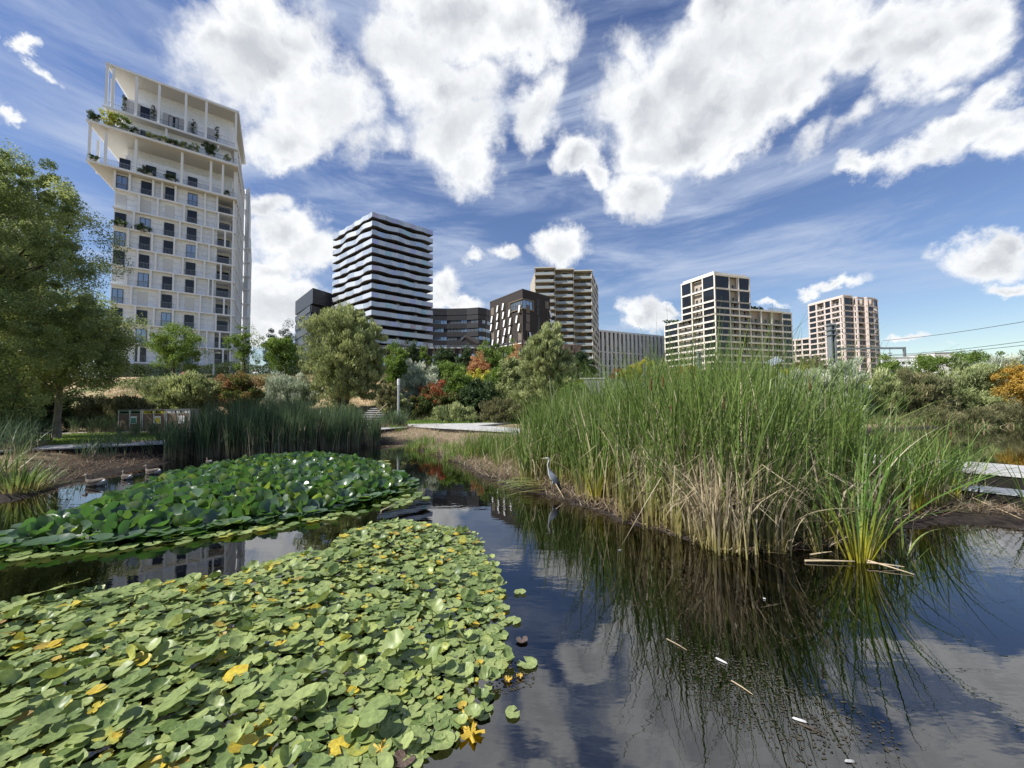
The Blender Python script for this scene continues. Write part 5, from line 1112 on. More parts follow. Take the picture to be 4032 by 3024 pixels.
# ------------------------------------------------------------------ water lilies
PADL = leafmat('lily_pad', [(0, (.065, .110, .030)), (.35, (.135, .195, .062)), (.68, (.30, .36, .135)), (.80, (.30, .35, .09)), (.90, (.55, .42, .04)), (1, (.30, .19, .07))], .22, .42, .4, veins=True)
PADD = leafmat('raised_lily_leaf', [(0, (.030, .075, .026)), (.5, (.055, .125, .036)), (.85, (.11, .20, .05)), (1, (.24, .28, .07))], .45, .36, 1.0, veins=False)
t_ = PADD.node_tree; gm_ = t_.nodes.new('ShaderNodeNewGeometry'); mx_ = t_.nodes.new('ShaderNodeMix'); mx_.data_type = 'RGBA'; pb_ = t_.nodes['Principled BSDF']
src_ = pb_.inputs['Base Color'].links[0].from_socket; hs_ = t_.nodes.new('ShaderNodeMix'); hs_.data_type = 'RGBA'; hs_.inputs[0].default_value = .48; hs_.inputs[7].default_value = (.15, .23, .16, 1)  # pale blue-green mixed in: sky sheen painted into the upper faces
t_.links.new(src_, hs_.inputs[6]); t_.links.new(gm_.outputs['Backfacing'], mx_.inputs[0]); t_.links.new(hs_.outputs[2], mx_.inputs[6]); mx_.inputs[7].default_value = (.125, .19, .04, 1); t_.links.new(mx_.outputs[2], pb_.inputs['Base Color'])
pb_.inputs['Coat Weight'].default_value = .35; pb_.inputs['Coat Roughness'].default_value = .22
PETI = mat('lily_stalk', (.09, .10, .035), .6, .3)
def pad_geo(cup, wave, fold, tint, nrad=26, notch=.32, seed=0):
    """a round leaf of radius 1 with a slit; returns V, F (tris as quads), uv"""
    rg = np.random.default_rng(seed); th = np.linspace(notch, 2 * math.pi - notch, nrad) + math.pi / 2
    rings = [0, .45, .8, 1.0]; V = [[0, 0, 0]]; ph = rg.uniform(0, 6.28)
    edge = 1 + .06 * np.sin(th * 2 + ph) + .035 * np.sin(th * 5 + ph * 2) + .02 * rg.normal(size=nrad)
    edge *= np.where((np.arange(nrad) < 2) | (np.arange(nrad) > nrad - 3), .9, 1)
    for r in rings[1:]:
        rr = r * edge if r > .5 else r * np.ones(nrad)
        x = np.cos(th) * rr; y = np.sin(th) * rr * .92
        z = cup * r ** 2 + wave * r ** 2 * np.sin(th * 3 + ph) + wave * .7 * r ** 3 * np.sin(th * 7 + ph * 3) + fold * np.abs(x) ** 1.4 + .015 * rg.normal(size=nrad) * r
        V += list(np.column_stack([x, y, z]))
    V = np.array(V); F = []
    for j in range(nrad - 1):
        F.append((0, 1 + j, 2 + j, 0))
    T = []
    for j in range(nrad - 1): T.append((0, 1 + j, 2 + j))
    for k in range(2):
        a = 1 + k * nrad; b = a + nrad
        for j in range(nrad - 1): T += [(a + j, b + j, b + j + 1), (a + j, b + j + 1, a + j + 1)]
    return V, np.array(T), V[:, :2].copy()
def pad_lib(n, m, cups, waves, folds, tints, nrad, nm):
    lib = []
    for i in range(n):
        g = pad_geo(RNG.uniform(*cups), RNG.uniform(*waves), RNG.uniform(*folds), 0, nrad, seed=i * 7 + 3); ti = tints(i)
        lib.append((g, npmesh(nm, g[0], g[1], m, {'tint': np.full(len(g[0]), ti) + 0.02 * RNG.normal(size=len(g[0]))}, smooth=True, uv=g[2]), ti))
    return lib
def scatter_pads(poly, n, rmin, tries=30):
    """points no closer than their own fraction of the radius, so pads overlap only partly"""
    pts = []; cell = {}; g = rmin
    cand = pts_in(poly, n * tries)
    for p in cand:
        k = (int(p[0] / g), int(p[1] / g)); ok = True
        for a in (-1, 0, 1):
            for b in (-1, 0, 1):
                for q in cell.get((k[0] + a, k[1] + b), ()):
                    if (q[0] - p[0]) ** 2 + (q[1] - p[1]) ** 2 < g * g: ok = False; break
                if not ok: break
            if not ok: break
        if ok:
            cell.setdefault(k, []).append(p); pts.append(p)
            if len(pts) >= n: break
    return np.array(pts)
def lily_patch(root, items, lib, nm, m, origin):
    """items: (size seen, M, lib index); the 290 largest seen become objects, the rest one joined mesh"""
    items.sort(key=lambda a: -a[0]); i = 0
    for s, M, k in items[:290]: obj(nm, lib[k][1], root, Matrix.Translation(-Vector(origin)) @ M)
    Vs, Fs, U, T = [], [], [], []; o = 0
    for s, M, k in items[290:]:
        g = lib[k][0]; A = np.array(M); V = g[0] @ A[:3, :3].T + A[:3, 3] - np.array(origin); Vs.append(V); Fs.append(g[1] + o); U.append(g[2]); T.append(np.full(len(V), lib[k][2] + .04 * RNG.normal())); o += len(V)
    tag(obj(nm + 's', npmesh(nm + 's', np.concatenate(Vs), np.concatenate(Fs), m, {'tint': np.clip(np.concatenate(T), 0, 1)}, smooth=True, uv=np.concatenate(U)), root), kind='stuff')

near_px = [(-500, 2450), (-60, 2395), (120, 2368), (300, 2342), (520, 2312), (720, 2286), (900, 2278), (1060, 2222), (1160, 2182), (1300, 2170), (1345, 2110), (1480, 2062), (1600, 2052), (1760, 2076), (1860, 2098), (1900, 2140), (1905, 2190),
           (1950, 2215), (1960, 2290), (1985, 2330), (1960, 2380), (1990, 2450), (1975, 2520), (2010, 2600), (1960, 2680), (1940, 2760), (1880, 2850), (1800, 2900), (1640, 3000), (1560, 3080), (1500, 3300), (-500, 3300)]
nearP = pxpoly(near_px)
tn = lambda i: [.12, .28, .40, .48, .55, .62, .68, .50, .38, .58, .74, .82, .44, .64, .90, .33][i % 16]
libN = pad_lib(32, PADL, (-.05, .16), (.0, .06), (-.06, .10), tn, 22, 'lily_pad')
libC = pad_lib(12, PADL, (.15, .45), (.05, .14), (.2, .75), tn, 22, 'lily_pad')
allN = libN + libC
pn = scatter_pads(nearP, 3600, .063); items = []; on = tuple(gp(900, 2600, 0)); on = (on[0], on[1], 0.0)
for p in pn:
    D = math.hypot(p[0], p[1]); curl = RNG.random() < .11; sd = -float(sdist(nearP, np.array([p[0]]), np.array([p[1]]))[0]); left = smooth01(np.array([-p[0]]), .3, 2.5)[0]
    r = (.036 + .054 * RNG.random() ** 1.1) * (1 + .1 * left); yel = RNG.random() < .07; r = r * .62 if yel else r
    k = (32 + RNG.integers(12)) if curl else RNG.integers(32)
    if yel: k = 14
    elif allN[k][2] > .75 and RNG.random() < .6: k = RNG.integers(10)
    raised = min(1, sd / .5) * (.25 + .75 * left)
    zz_ = .012 + RNG.random() ** 1.5 * .11 * raised + (.03 if curl else 0); tilt = (abs(RNG.normal()) * .15 * raised + (.25 if curl else .02)); 
    M = Matrix.Translation((p[0], p[1], zz_)) @ Matrix.Rotation(RNG.uniform(0, 6.28), 4, 'Z') @ Matrix.Rotation(tilt, 4, 'X') @ Matrix.Rotation(RNG.uniform(0, 6.28), 4, 'Z') @ Matrix.Diagonal((r, r * RNG.uniform(.9, 1.1), r, 1))
    items.append((r / math.hypot(D, CAMH) if p[1] > .6 else 0, M, k))
rn = thing('water_lily_patch', 'wide carpet of light green flat lily pads with yellow ones in the left foreground', 'water lilies', on)
lily_patch(rn, items, allN, 'lily_pad', PADL, on)
# upright leaves on visible stalks in the near carpet
for (u, v, s, tl, az) in ((1700, 2400, .10, .5, 1), (1660, 2310, .11, .35, 2), (1750, 2470, .10, .8, 4), (1290, 2350, .10, .9, 5), (800, 2600, .15, .45, 4.5), (1560, 2560, .13, .5, 5), (1480, 2800, .13, .2, 4.8), (1180, 2760, .13, .3, 4.4), (300, 2300, .12, .3, 4), (180, 2330, .16, .25, 4.2), (700, 2750, .14, .4, 5), (1700, 2620, .12, .6, 4)):
    c = gp(u, v, .14); M = Matrix.Translation((c.x - on[0], c.y - on[1], .15)) @ Matrix.Rotation(az, 4, 'Z') @ Matrix.Rotation(tl, 4, 'X') @ Matrix.Diagonal((s, s, s, 1))
    o = obj('raised_pad', allN[32 + RNG.integers(12)][1] if tl > .4 else allN[RNG.integers(10)][1], rn, M)
    obj('stalk', MB().tube([(c.x - on[0], c.y - on[1], -.25), (c.x - on[0] + .01, c.y - on[1], .05), (c.x - on[0], c.y - on[1], .15)], .005, 6).mesh('stalk', PETI, True), rn)
# stray pads
stray = [(2047, 2333, .075, 'round green lily pad floating alone on the dark water right of the carpet', 4), (2020, 2805, .062, 'small lone green lily pad floating lowest, near the yellow leaves', 6), (2055, 2520, .060, 'purple-brown lily pad floating at the tip of the carpet', 99),
 (1985, 2395, .07, 'pale green pad just off the upper right edge of the carpet', 5), (2020, 2445, .085, 'wide green pad at the outer right edge of the carpet above the brown one', 9), (2075, 2612, .09, 'bright green pad pointing right at the rightmost tip of the carpet', 8), (1968, 2352, .05, 'yellow-centred small pad off the upper right of the carpet', 11), (1590, 2990, .075, 'dark red-brown lily pad at the bottom edge beside the carpet', 99), (1640, 2870, .13, 'large torn green lily pad at the lower tip of the carpet', 7), (1740, 2830, .10, 'flat green pad above the large torn one', 3)]
BROWNP = leafmat('brown_lily_pad', [(0, (.07, .045, .045)), (1, (.12, .08, .075))], .05, .3, .5, veins=True)
for (u, v, r, lab, k) in stray:
    c = gp(u, v, .012); g = libN[k if k < 90 else 2][0]
    me = npmesh('lily_pad', g[0], g[1], BROWNP if k > 90 else PADL, {'tint': np.full(len(g[0]), .5 if k > 90 else (.62 if k != 11 else .85))}, smooth=True, uv=g[2])
    o = obj('lily_pad', me, None, Matrix.Translation((c.x, c.y, .014)) @ Matrix.Rotation(RNG.uniform(0, 6), 4, 'Z') @ Matrix.Diagonal((r, r, r, 1))); tag(o, lab, 'lily pad', 'lily pads drifting off the carpet')

far_px = [(-400, 2215), (-60, 2170), (60, 2110), (180, 2060), (330, 2020), (480, 1960), (560, 1922), (700, 1888), (830, 1850), (960, 1830), (1150, 1815), (1300, 1808), (1420, 1822), (1500, 1842), (1560, 1872), (1625, 1905), (1640, 1928), (1560, 1950), (1480, 1974),
          (1350, 2014), (1180, 2050), (950, 2084), (760, 2114), (500, 2150), (250, 2168), (0, 2188), (-400, 2240)]
farP = pxpoly([(u, v) for u, v in far_px])
td = lambda i: [.15, .35, .55, .75, .30, .62, .9, .45][i % 8]
libF = pad_lib(20, PADD, (.25, .75), (.04, .14), (-.1, .45), td, 18, 'lily_leaf')
pf_ = scatter_pads(farP, 1700, .165); items = []; of = tuple(gp(900, 1950, 0)); of = (of[0], of[1], 0.0)
sdv = -sdist(farP, pf_[:, 0], pf_[:, 1])
for p, sd in zip(pf_, sdv):
    D = math.hypot(p[0], p[1]); e = min(1, sd / 1.4); r = RNG.uniform(.14, .225)
    low = sd < .28
    zz_ = .015 + (.02 + RNG.random() * .10 if low else .06 + .25 * e * (.55 + .45 * RNG.random())); tilt = (.05 if low else .38 + abs(RNG.normal()) * .48)
    az = RNG.uniform(0, 6.28)
    M = Matrix.Translation((p[0], p[1], zz_)) @ Matrix.Rotation(az, 4, 'Z') @ Matrix.Rotation(tilt, 4, 'X') @ Matrix.Rotation(RNG.uniform(0, 6.28), 4, 'Z') @ Matrix.Diagonal((r, r, r * (.4 if low else 1), 1))
    items.append((r / D + (0 if p[1] > .6 and -p[0] < p[1] * 1.5 else -5), M, RNG.integers(20)))
rf = thing('water_lily_patch', 'raised mound of dark glossy cupped lily leaves in the left middle of the pond', 'water lilies', of)
lily_patch(rf, items, libF, 'lily_leaf', PADD, of)
st = MB()
for i in range(0, len(pf_), 3):
    p = pf_[i]; st.tube([(p[0] - of[0] + .04, p[1] - of[1], -.2), (p[0] - of[0], p[1] - of[1], .22 * min(1, sdv[i] / .9))], .008, 4)
tag(obj('stalks', st.mesh('stalks', PETI), rf), kind='stuff')
# flat pale pads fringing the mound
fr_px = []
fringe = scatter_pads(pxpoly([(1430, 2012), (1560, 1968), (1660, 1930), (1650, 1950), (1700, 1965), (1600, 1990), (1450, 2022), (1200, 2072), (950, 2108), (700, 2142), (300, 2190), (0, 2220), (-60, 2215), (0, 2190), (700, 2125), (1000, 2082)]), 58, .14)
fr2 = scatter_pads(pxpoly([(1450, 1835), (1500, 1812), (1545, 1822), (1530, 1842)]), 14, .14)
rr_ = thing('water_lily_patch', 'thin fringe of flat pale pads along the near edge of the raised mound', 'water lilies', of)
for p in np.concatenate([fringe, fr2]): obj('lily_pad', libN[RNG.integers(14)][1], rr_, Matrix.Translation((p[0] - of[0], p[1] - of[1], .015 + RNG.random() * .02)) @ Matrix.Rotation(RNG.uniform(0, 6), 4, 'Z') @ Matrix.Diagonal((.12, .12, .1, 1)))

# yellow leaves and feathers on the water
YL = leafmat('yellow_fallen_leaf', [(0, (.60, .42, .05)), (1, (.75, .55, .12))], .3, .5, .3)
def maple(s, seed):
    rg = np.random.default_rng(seed); n = 40; th = np.linspace(0, 2 * math.pi, n, endpoint=False); r = s * (.62 + .30 * np.cos(5 * th) + .08 * np.cos(13 * th + seed) + .05 * rg.normal(size=n))
    V = np.vstack([[0, 0, .01], np.column_stack([np.cos(th) * r, np.sin(th) * r, .012 * rg.normal(size=n) + .01])]); F = np.array([(0, 1 + i, 1 + (i + 1) % n) for i in range(n)]); return npmesh('fallen_leaf', V, F, YL, {'tint': np.full(n + 1, rg.random())})
for k, (u, v, s, lab) in enumerate(((1850, 2815, .085, 'upper large yellow leaf of the pair by the lower tip of the lily carpet'), (1855, 2885, .10, 'lower large yellow leaf of the pair by the lower tip of the lily carpet'), (2045, 2660, .035, 'small orange-yellow leaf right of the brown pads at the carpet tip'), (2000, 2675, .04, 'small yellow leaf touching the right tip of the lily carpet'), (1500, 2950, .07, 'crumpled yellow leaf lying among pads at the bottom of the carpet'))):
    c = gp(u, v, .02); tag(obj('fallen_leaf', maple(s, k + 1), None, Matrix.Translation((c.x, c.y, .012)) @ Matrix.Rotation(k * 1.3, 4, 'Z')), lab, 'leaf')
FEA = mat('white_feather', (.50, .50, .49), .7, .2)
def feather(l): 
    b = MB(); pts = [(-l/2, 0), (-l*.3, l*.09), (l*.2, l*.08), (l/2, 0), (l*.2, -l*.07), (-l*.3, -l*.08)]
    i = len(b.v); b.v += [(x, y, 0.004) for x, y in pts] + [(x * .8, y * .3, .016) for x, y in pts]; b.f += [tuple(range(5, -1, -1)), tuple(range(6, 12))] + [(k, (k + 1) % 6, 6 + (k + 1) % 6, 6 + k) for k in range(6)]; b.m += [0] * 8
    return b.mesh('feather', FEA)
for (u, v, l, az, lab) in ((2840, 2605, .14, -.9, 'white feather floating on the dark reed reflection'), (3148, 2840, .12, -.5, 'white feather floating lower right near the dark twig'), (2442, 2168, .10, .5, 'pale feather on the water left of the dry reeds'), (3010, 2360, .04, -.7, 'tiny white feather near the middle of the reed reflection'), (3345, 3003, .08, -.1, 'white feather at the bottom edge of the water'), (2828, 2580, .03, .9, 'tiny white down beside the larger feather')):
    c = gp(u, v, 0); tag(obj('feather', feather(l * .75), None, Matrix.Translation((c.x, c.y, .002)) @ Matrix.Rotation(az, 4, 'Z')), lab, 'feather')
DRY = mat('dry_cane', (.46, .37, .24), .7, .2, var=.2, vscale=12)
for (u0, v0, u1, v1, z0_, z1_, r, lab) in ((3170, 2208, 3365, 2210, .02, .03, .016, 'pale dry cane floating level in front of the foremost clump'), (3190, 2184, 3275, 2172, .02, .06, .012, 'short dry cane behind the level one'), (3410, 2205, 3600, 2262, .06, .01, .012, 'long dry cane slanting right from the foremost clump'), (3415, 2215, 3560, 2232, .05, .02, .014, 'thick dry cane lying right of the foremost clump'),
        (2880, 2680, 2965, 2735, .0, .01, .005, 'thin straw floating over the water weed'), (3150, 2850, 3250, 2895, .0, .01, .008, 'dark thin twig beside the lower feather'), (2625, 2515, 2705, 2560, 0, .01, .004, 'thin straw above the water weed'), (685, 1772, 762, 1798, .5, .05, .018, 'pale cane leaning over the mud at the left end of the dark reed bed'),
        (2188, 1905, 2222, 1965, .30, .03, .011, 'broken dry cane standing beside the heron'), (1500, 2012, 1560, 1985, .02, .05, .02, 'dry cane floating by the tip of the raised lily mound'), (3830, 1960, 4060, 2060, .25, .05, .010, 'long dry stalk hanging over the mud below the boardwalk')):
    a = gp(u0, v0, z0_); b = gp(u1, v1, z1_)
    tag(obj('dry_cane', MB().tube([tuple(a), tuple(a.lerp(b, .5) + Vector((0, 0, .004))), tuple(b)], [r, r * .8, r * .4], 6).mesh('dry_cane', DRY if 'dark' not in lab else BARK)), lab, 'reed stem')
# submerged weed and the pale underwater ledge
WEED = mat('water_weed', (.055, .050, .036), .9, .1, var=.4, vscale=6)
def weed(label, poly, n):
    q = pts_in(poly, n); V = []; F = []
    k = 5; th = RNG.uniform(0, 6.28, n); r = RNG.uniform(.004, .010, n)
    for j in range(k): V.append(np.column_stack([q[:, 0] + np.cos(th + j * 6.283 / k) * r * (1 + .4 * (j % 2)), q[:, 1] + np.sin(th + j * 6.283 / k) * r, np.full(n, .0025) + .002 * RNG.random(n)]))
    V = np.stack(V, 1).reshape(-1, 3); F = np.arange(n * k).reshape(n, k); tag(obj('water_weed', npmesh('water_weed', V, F, WEED)), label, 'water weed', kind='stuff')
wp_ = pxpoly([(2640, 2490), (2800, 2560), (3000, 2600), (3100, 2680), (3300, 2800), (3400, 2900), (3250, 2960), (3000, 2900), (2880, 2860), (2760, 2780), (2700, 2700)])
weed('thin scum of dark water weed on the open water, lower right', wp_, 650); weed('second looser speckle of water weed toward the bottom right', pxpoly([(3000, 2600), (3500, 2850), (3600, 3024), (3100, 3024), (2700, 2600)]), 260)
weed('brown speckled weed beside the tip of the lily carpet', pxpoly([(1980, 2600), (2120, 2620), (2110, 2700), (1960, 2740), (1900, 2720)]), 160)
ALG = mat('algae_covered_beam', (.60, .50, .20), .9, .1, var=.25, vscale=6, bump=.5, bscale=12)
a = gp(2230, 1990, -.13); b = gp(3330, 2425, -.17)
d_ = (b - a).normalized(); b2 = MB(); nseg = 26; s_ = Vector((-d_.y, d_.x, 0))
L0 = (b - a).length
for i in range(nseg):
    pa = a + d_ * L0 * i / nseg
    b2.tube([tuple(pa - Vector((0, 0, .02 + .015 * math.sin(i)))), tuple(pa + d_ * L0 / nseg * 1.02 - Vector((0, 0, .02 + .015 * math.sin(i + 1))))], [.09 + .02 * math.sin(i * 1.7) - .003 * max(0, i - 20) ** 1.5, .09 + .02 * math.sin(i * 1.7 + 1.7) - .003 * max(0, i - 19) ** 1.5], 8)
tag(obj('submerged_beam', b2.mesh('submerged_beam', ALG, True)), 'yellowish algae-covered beam just under the surface in front of the reeds', 'beam')

# ------------------------------------------------------------------ boardwalks
DECK = mat('bleached_deck_board', (.41, .405, .39), .8, .2, var=.24, vscale=1.4, bump=.2, bscale=30)
DECKS = mat('grey_steel_grating', (.30, .33, .36), .5, .5, .4, var=.1, vscale=9, bump=.5, bscale=60)
DKB = mat('shade_dark_timber', (.018, .016, .014), .8, .2)  # timber taken almost to black, shade beneath the decks put into its colour
def walk(label, line, width, z, plank=.42, beam=.35, side=-1, edge=None, nm='boardwalk'):
    """side -1: the walk extends to the left of the line's direction"""
    t = thing(nm, label, 'boardwalk', (line[0][0], line[0][1], z)); cache = {}
    for i in range(len(line) - 1):
        P, Q = Vector((*line[i], 0)), Vector((*line[i + 1], 0)); d = (Q - P); l = d.length; a = math.atan2(d.y, d.x); n = int(l / plank)
        R0 = Matrix.Translation((P.x - line[0][0], P.y - line[0][1], 0)) @ Matrix.Rotation(a, 4, 'Z'); w = l / n; y0, y1 = (0, width) if side > 0 else (-width, 0)
        pm = MB().box(.012, w - .012, y0, y1, -.05, 0).mesh('plank', edge or DECK)
        for k in range(n): obj('plank', pm, t, R0 @ Matrix.Translation((k * w, 0, random.uniform(-.003, .003))))
        obj('side_beam', MB().box(0, l, y0 + .03, y0 + .12, -beam, -.055).mesh('side_beam', DKB), t, R0); obj('side_beam', MB().box(0, l, y1 - .12, y1 - .03, -beam, -.055).mesh('side_beam', DKB), t, R0)
        for k in range(int(l / 2.5) + 1):
            x = min(k * 2.5 + .3, l - .2)
            for yy in (y0 + .2, y1 - .3): obj('post', MB().box(x - .07, x + .07, yy, yy + .14, -1.2, -beam).mesh('post', DKB), t, R0)
    return t
ZD = .63
def q_(u, v, z): g = gp(u, v, z); return (g.x, g.y)
walk('pale plank boardwalk along the left bank in front of the lawn', [q_(-420, 1812, ZD), q_(90, 1771, ZD), q_(647, 1745, ZD), q_(1400, 1699, ZD), q_(1610, 1681, ZD)], 1.7, ZD, side=1, beam=.42)
wA = Vector((*q_(1610, 1681, ZD), 0)); wB = Vector((10.25, 9.1, 0)); wC = wB + (wB - Vector((1.2, 20.3, 0))).normalized() * 9
walk('long pale boardwalk running from the pond tip behind the reeds to the right edge', [(wA.x + .1, wA.y + .6), (1.2, 20.3), (wB.x, wB.y), (wC.x, wC.y)], 2.0, ZD + .005, side=1, plank=1.15, beam=.34)
ld = (wB - Vector((1.2, 20.3, 0))).normalized(); ln_ = Vector((-ld.y, ld.x, 0))
walk('lower steel grating ledge along the near side of the right boardwalk', [tuple((Vector((1.2, 20.3, 0)) - ln_ * .16 - ld * 6)[:2]), tuple((wC - ln_ * .16)[:2])], .62, .35, plank=1.2, side=-1, beam=.26, edge=DECKS, nm='grating_ledge')
walk('short pale boardwalk branch leading back from the crossing', [q_(1700, 1672, ZD), q_(2080, 1652, ZD)], 1.5, ZD - .005, side=1, plank=.5)
# outline of the broad landing where the boardwalks cross
wedge = [q_(u, v, ZD) for u, v in ((1575, 1648), (1680, 1664), (1860, 1668), (2046, 1655), (2050, 1661), (1880, 1677), (2000, 1684), (2090, 1694), (2070, 1704), (1900, 1692), (1740, 1684), (1640, 1678), (1590, 1668), (1570, 1656))]
wt = thing('boardwalk_landing', 'broad pale landing where the boardwalks cross beyond the pond tip', 'boardwalk', (wedge[0][0], wedge[0][1], ZD))
obj('deck', MB().prism(ccw([(x - wedge[0][0], y - wedge[0][1]) for x, y in wedge]), -.2, .03).mesh('deck', DECK), wt)
# kerb path behind the lawn
kp = MB(); ka = [at(-600, 1500, 22.4), at(100, 1500, 23.2), at(640, 1500, 24.6), at(900, 1500, 25.2)]
for i in range(3):
    A_, B_ = ka[i], ka[i + 1]; nseg = 8
    for k in range(nseg):
        p0 = A_.lerp(B_, k / nseg); p1 = A_.lerp(B_, (k + 1) / nseg); z0_ = H(p0.x, p0.y) + .05; z1_ = H(p1.x, p1.y) + .05
        kp.quad((p0.x, p0.y, z0_), (p1.x, p1.y, z1_), (p1.x, p1.y + .9, z1_ + .03), (p0.x, p0.y + .9, z0_ + .03)).quad((p0.x, p0.y, z0_ - .3), (p1.x, p1.y, z1_ - .3), (p1.x, p1.y, z1_), (p0.x, p0.y, z0_))
tag(obj('path', kp.mesh('path', mat('pale_path', (.42, .39, .33), .9, .1, var=.15, vscale=2))), kind='structure')

# ------------------------------------------------------------------ stairs, posts, masts
st_ = thing('staircase', 'wide pale wooden steps climbing the slope behind the left reed bed', 'stairs', (at(1425, 1600, 27).x, 27, .6))
sx = at(1425, 1600, 27).x; xl = at(1377, 1600, 27).x - sx; xr = at(1470, 1600, 27).x - sx
for i in range(15):
    y = i * .62 + (1.4 if i > 8 else 0); z = i * .155; dx = -.055 * i
    obj('step', MB().box(xl + dx, xr + dx, y, y + .66 + (1.4 if i == 8 else 0), z - .07, z + .0).mesh('step', DECK), st_)
obj('stringer', MB().quad((xl - .03, 0, -.35), (xr + .03, 0, -.35), (xr - .8, 10.4, 1.9), (xl - .9, 10.4, 1.9)).quad((xr + .03, 0, -.6), (xr - .8, 10.4, 1.3), (xr - .8, 10.4, 2.0), (xr + .03, 0, -.25)).mesh('stringer', DKB), st_)
obj('handrail', MB().tube([(xr + .15, 0, .85), (xr - .3, 5.5, 2.1), (xr - .65, 10, 3.2)], .035, 6).tube([(xr + .15, 0, -.2), (xr + .15, 0, .85)], .03, 6).tube([(xr - .3, 5.5, .8), (xr - .3, 5.5, 2.1)], .03, 6).tube([(xr - .65, 10, 2), (xr - .65, 10, 3.2)], .03, 6).mesh('handrail', mat('pale_timber', (.45, .36, .24), .7, .2)), st_)
LAMPM = mat('galvanised_post', (.55, .57, .58), .4, .5, .5); MAST = mat('grey_painted_mast', (.20, .23, .25), .6, .4, .3, var=.15, vscale=3); LAMPH = mat('frosted_lamp_head', (.8, .82, .84), .3, .5)
def post_lamp(label, u, vt, D, r=.055):
    p = at(u, vt, D); z = H(p.x, p.y); t = thing('post_lamp', label, 'lamp', (p.x, p.y, z)); h = p.z - z
    obj('post', MB().tube([(0, 0, -.3), (0, 0, h - .45)], r, 10).mesh('post', LAMPM, False), t); obj('lamp_head', MB().tube([(0, 0, h - .44), (0, 0, h - .02), (0, 0, h)], [r * 1.12, r * 1.12, r * .9], 10).mesh('lamp_head', LAMPH), t); return t
post_lamp('slim white post lamp standing beside the silver-leaved shrub', 1569, 1492, 27.5, .075)
post_lamp('slim white post lamp in front of the concrete wall', 2278, 1508, 40, .09)
post_lamp('thin grey post at the railing before the pale grey building', 2426, 1466, 62, .08)
post_lamp('thin pale post near the left end of the pale grey building', 2378, 1468, 70, .08)
p = at(843, 1389, 52); z = H(p.x, 52); t = thing('street_lamp', 'tall T-shaped twin lamp on the slope top before the white tower', 'lamp', (p.x, 52, z)); h = p.z - z
obj('post', MB().tube([(0, 0, -.2), (0, 0, h)], [.11, .07], 8).mesh('post', LAMPM), t)
for s in (-1, 1): obj('lamp_head', MB().box(min(0.06*s, s * .85), max(0.06*s, s * .85), -.12, .12, h - .05, h + .06).mesh('lamp_head', LAMPM), t)
def mast(label, u, vt, D, w, arms=True):
    p = at(u, vt, D); z = H(p.x, p.y); t = thing('railway_mast', label, 'mast', (p.x, D, z)); h = p.z - z
    obj('pole', MB().box(-w, -w * .55, -w, w, -.3, h).box(w * .55, w, -w, w, -.3, h).box(-w * .55, w * .55, -.03, .03, -.3, h - .003).mesh('pole', MAST), t)
    for k in range(3): obj('clamp', MB().box(-w * 1.5, w * 1.7, -w * 1.2, w * 1.2, h - .35 - k * .9, h - .2 - k * .9).mesh('clamp', MAST), t)
    return t, h
mast('grey steel mast with clamps rising from the reeds before the cream block', 2752, 1382, 60, .22)
mast('thin grey mast left of the one before the cream block', 2536, 1430, 68, .13)
tm, hm = mast('tall grey railway mast in front of the pink tower', 3272, 1275, 70, .48)
aL = at(3560, 1375, 70).x - at(3272, 1275, 70).x; za = at(3400, 1372, 70).z - tm.location.z
obj('gantry_arm', MB().box(.3, aL, -.12, .12, za - .16, za + .16).box(aL - .14, aL + .2, -.15, .15, za - 1.5, za + .2).mesh('gantry_arm', MAST), tm)
for x in (aL * .48, aL * .8): obj('hanger', MB().tube([(x, 0, za - .16), (x, 0, za - 1.9)], .05, 6).tube([(x - .35, 0, za - .9), (x + .35, 0, za - .9)], .08, 6).tube([(x - .35, 0, za - 1.3), (x + .35, 0, za - 1.3)], .08, 6).mesh('hanger', MAST), tm)
obj('stay_wire', MB().tube([(.2, 0, hm - .8), (aL * .7, 0, za + .15)], .03, 5).mesh('stay_wire', MAST), tm)
WIRE = mat('dark_wire', (.05, .05, .055), .5, .3)
for (u0, v0, D0_, u1, v1, D1, lab) in ((3480, 1341, 70, 4060, 1262, 46, 'topmost overhead wire rising to the right edge'), (3490, 1398, 70, 4060, 1341, 46, 'middle overhead wire at the right'), (3500, 1401, 71, 4060, 1356, 47, 'lowest overhead wire at the right')):
    a, b = at(u0, v0, D0_), at(u1, v1, D1); pts = []
    for k in range(13):
        q = k / 12; c = a.lerp(b, q); c.z -= .25 * math.sin(math.pi * q); pts.append(tuple(c))
    tag(obj('overhead_wire', MB().tube(pts, .035, 5).mesh('overhead_wire', WIRE)), lab, 'cable')
p = at(3048, 1415, 29); z = H(p.x, 29); t = thing('solar_lamp', 'dark post carrying a tilted solar panel above the reeds', 'lamp', (p.x, 29, z)); h = p.z - z
obj('post', MB().tube([(.32, 0, -.2), (.3, 0, h - .75), (.12, 0, h - .35)], [.09, .08, .05], 8).mesh('post', MAST), t)
pn_ = obj('solar_panel', MB().box(-.52, .52, -.33, .33, -.02, .02).mesh('solar_panel', mat('bright_frame', (.6, .62, .63), .4, .5, .5)), t, Matrix.Translation((0, 0, h - .15)) @ Matrix.Rotation(R(-22), 4, 'Y') @ Matrix.Rotation(R(38), 4, 'X'))
for i in range(4):
    for j in range(3): obj('solar_cell', MB().box(-.49 + i * .25, -.27 + i * .25, -.30 + j * .205, -.12 + j * .205, .021, .026).mesh('solar_cell', mat('solar_cell', (.25, .29, .34), .2, .6)), pn_)
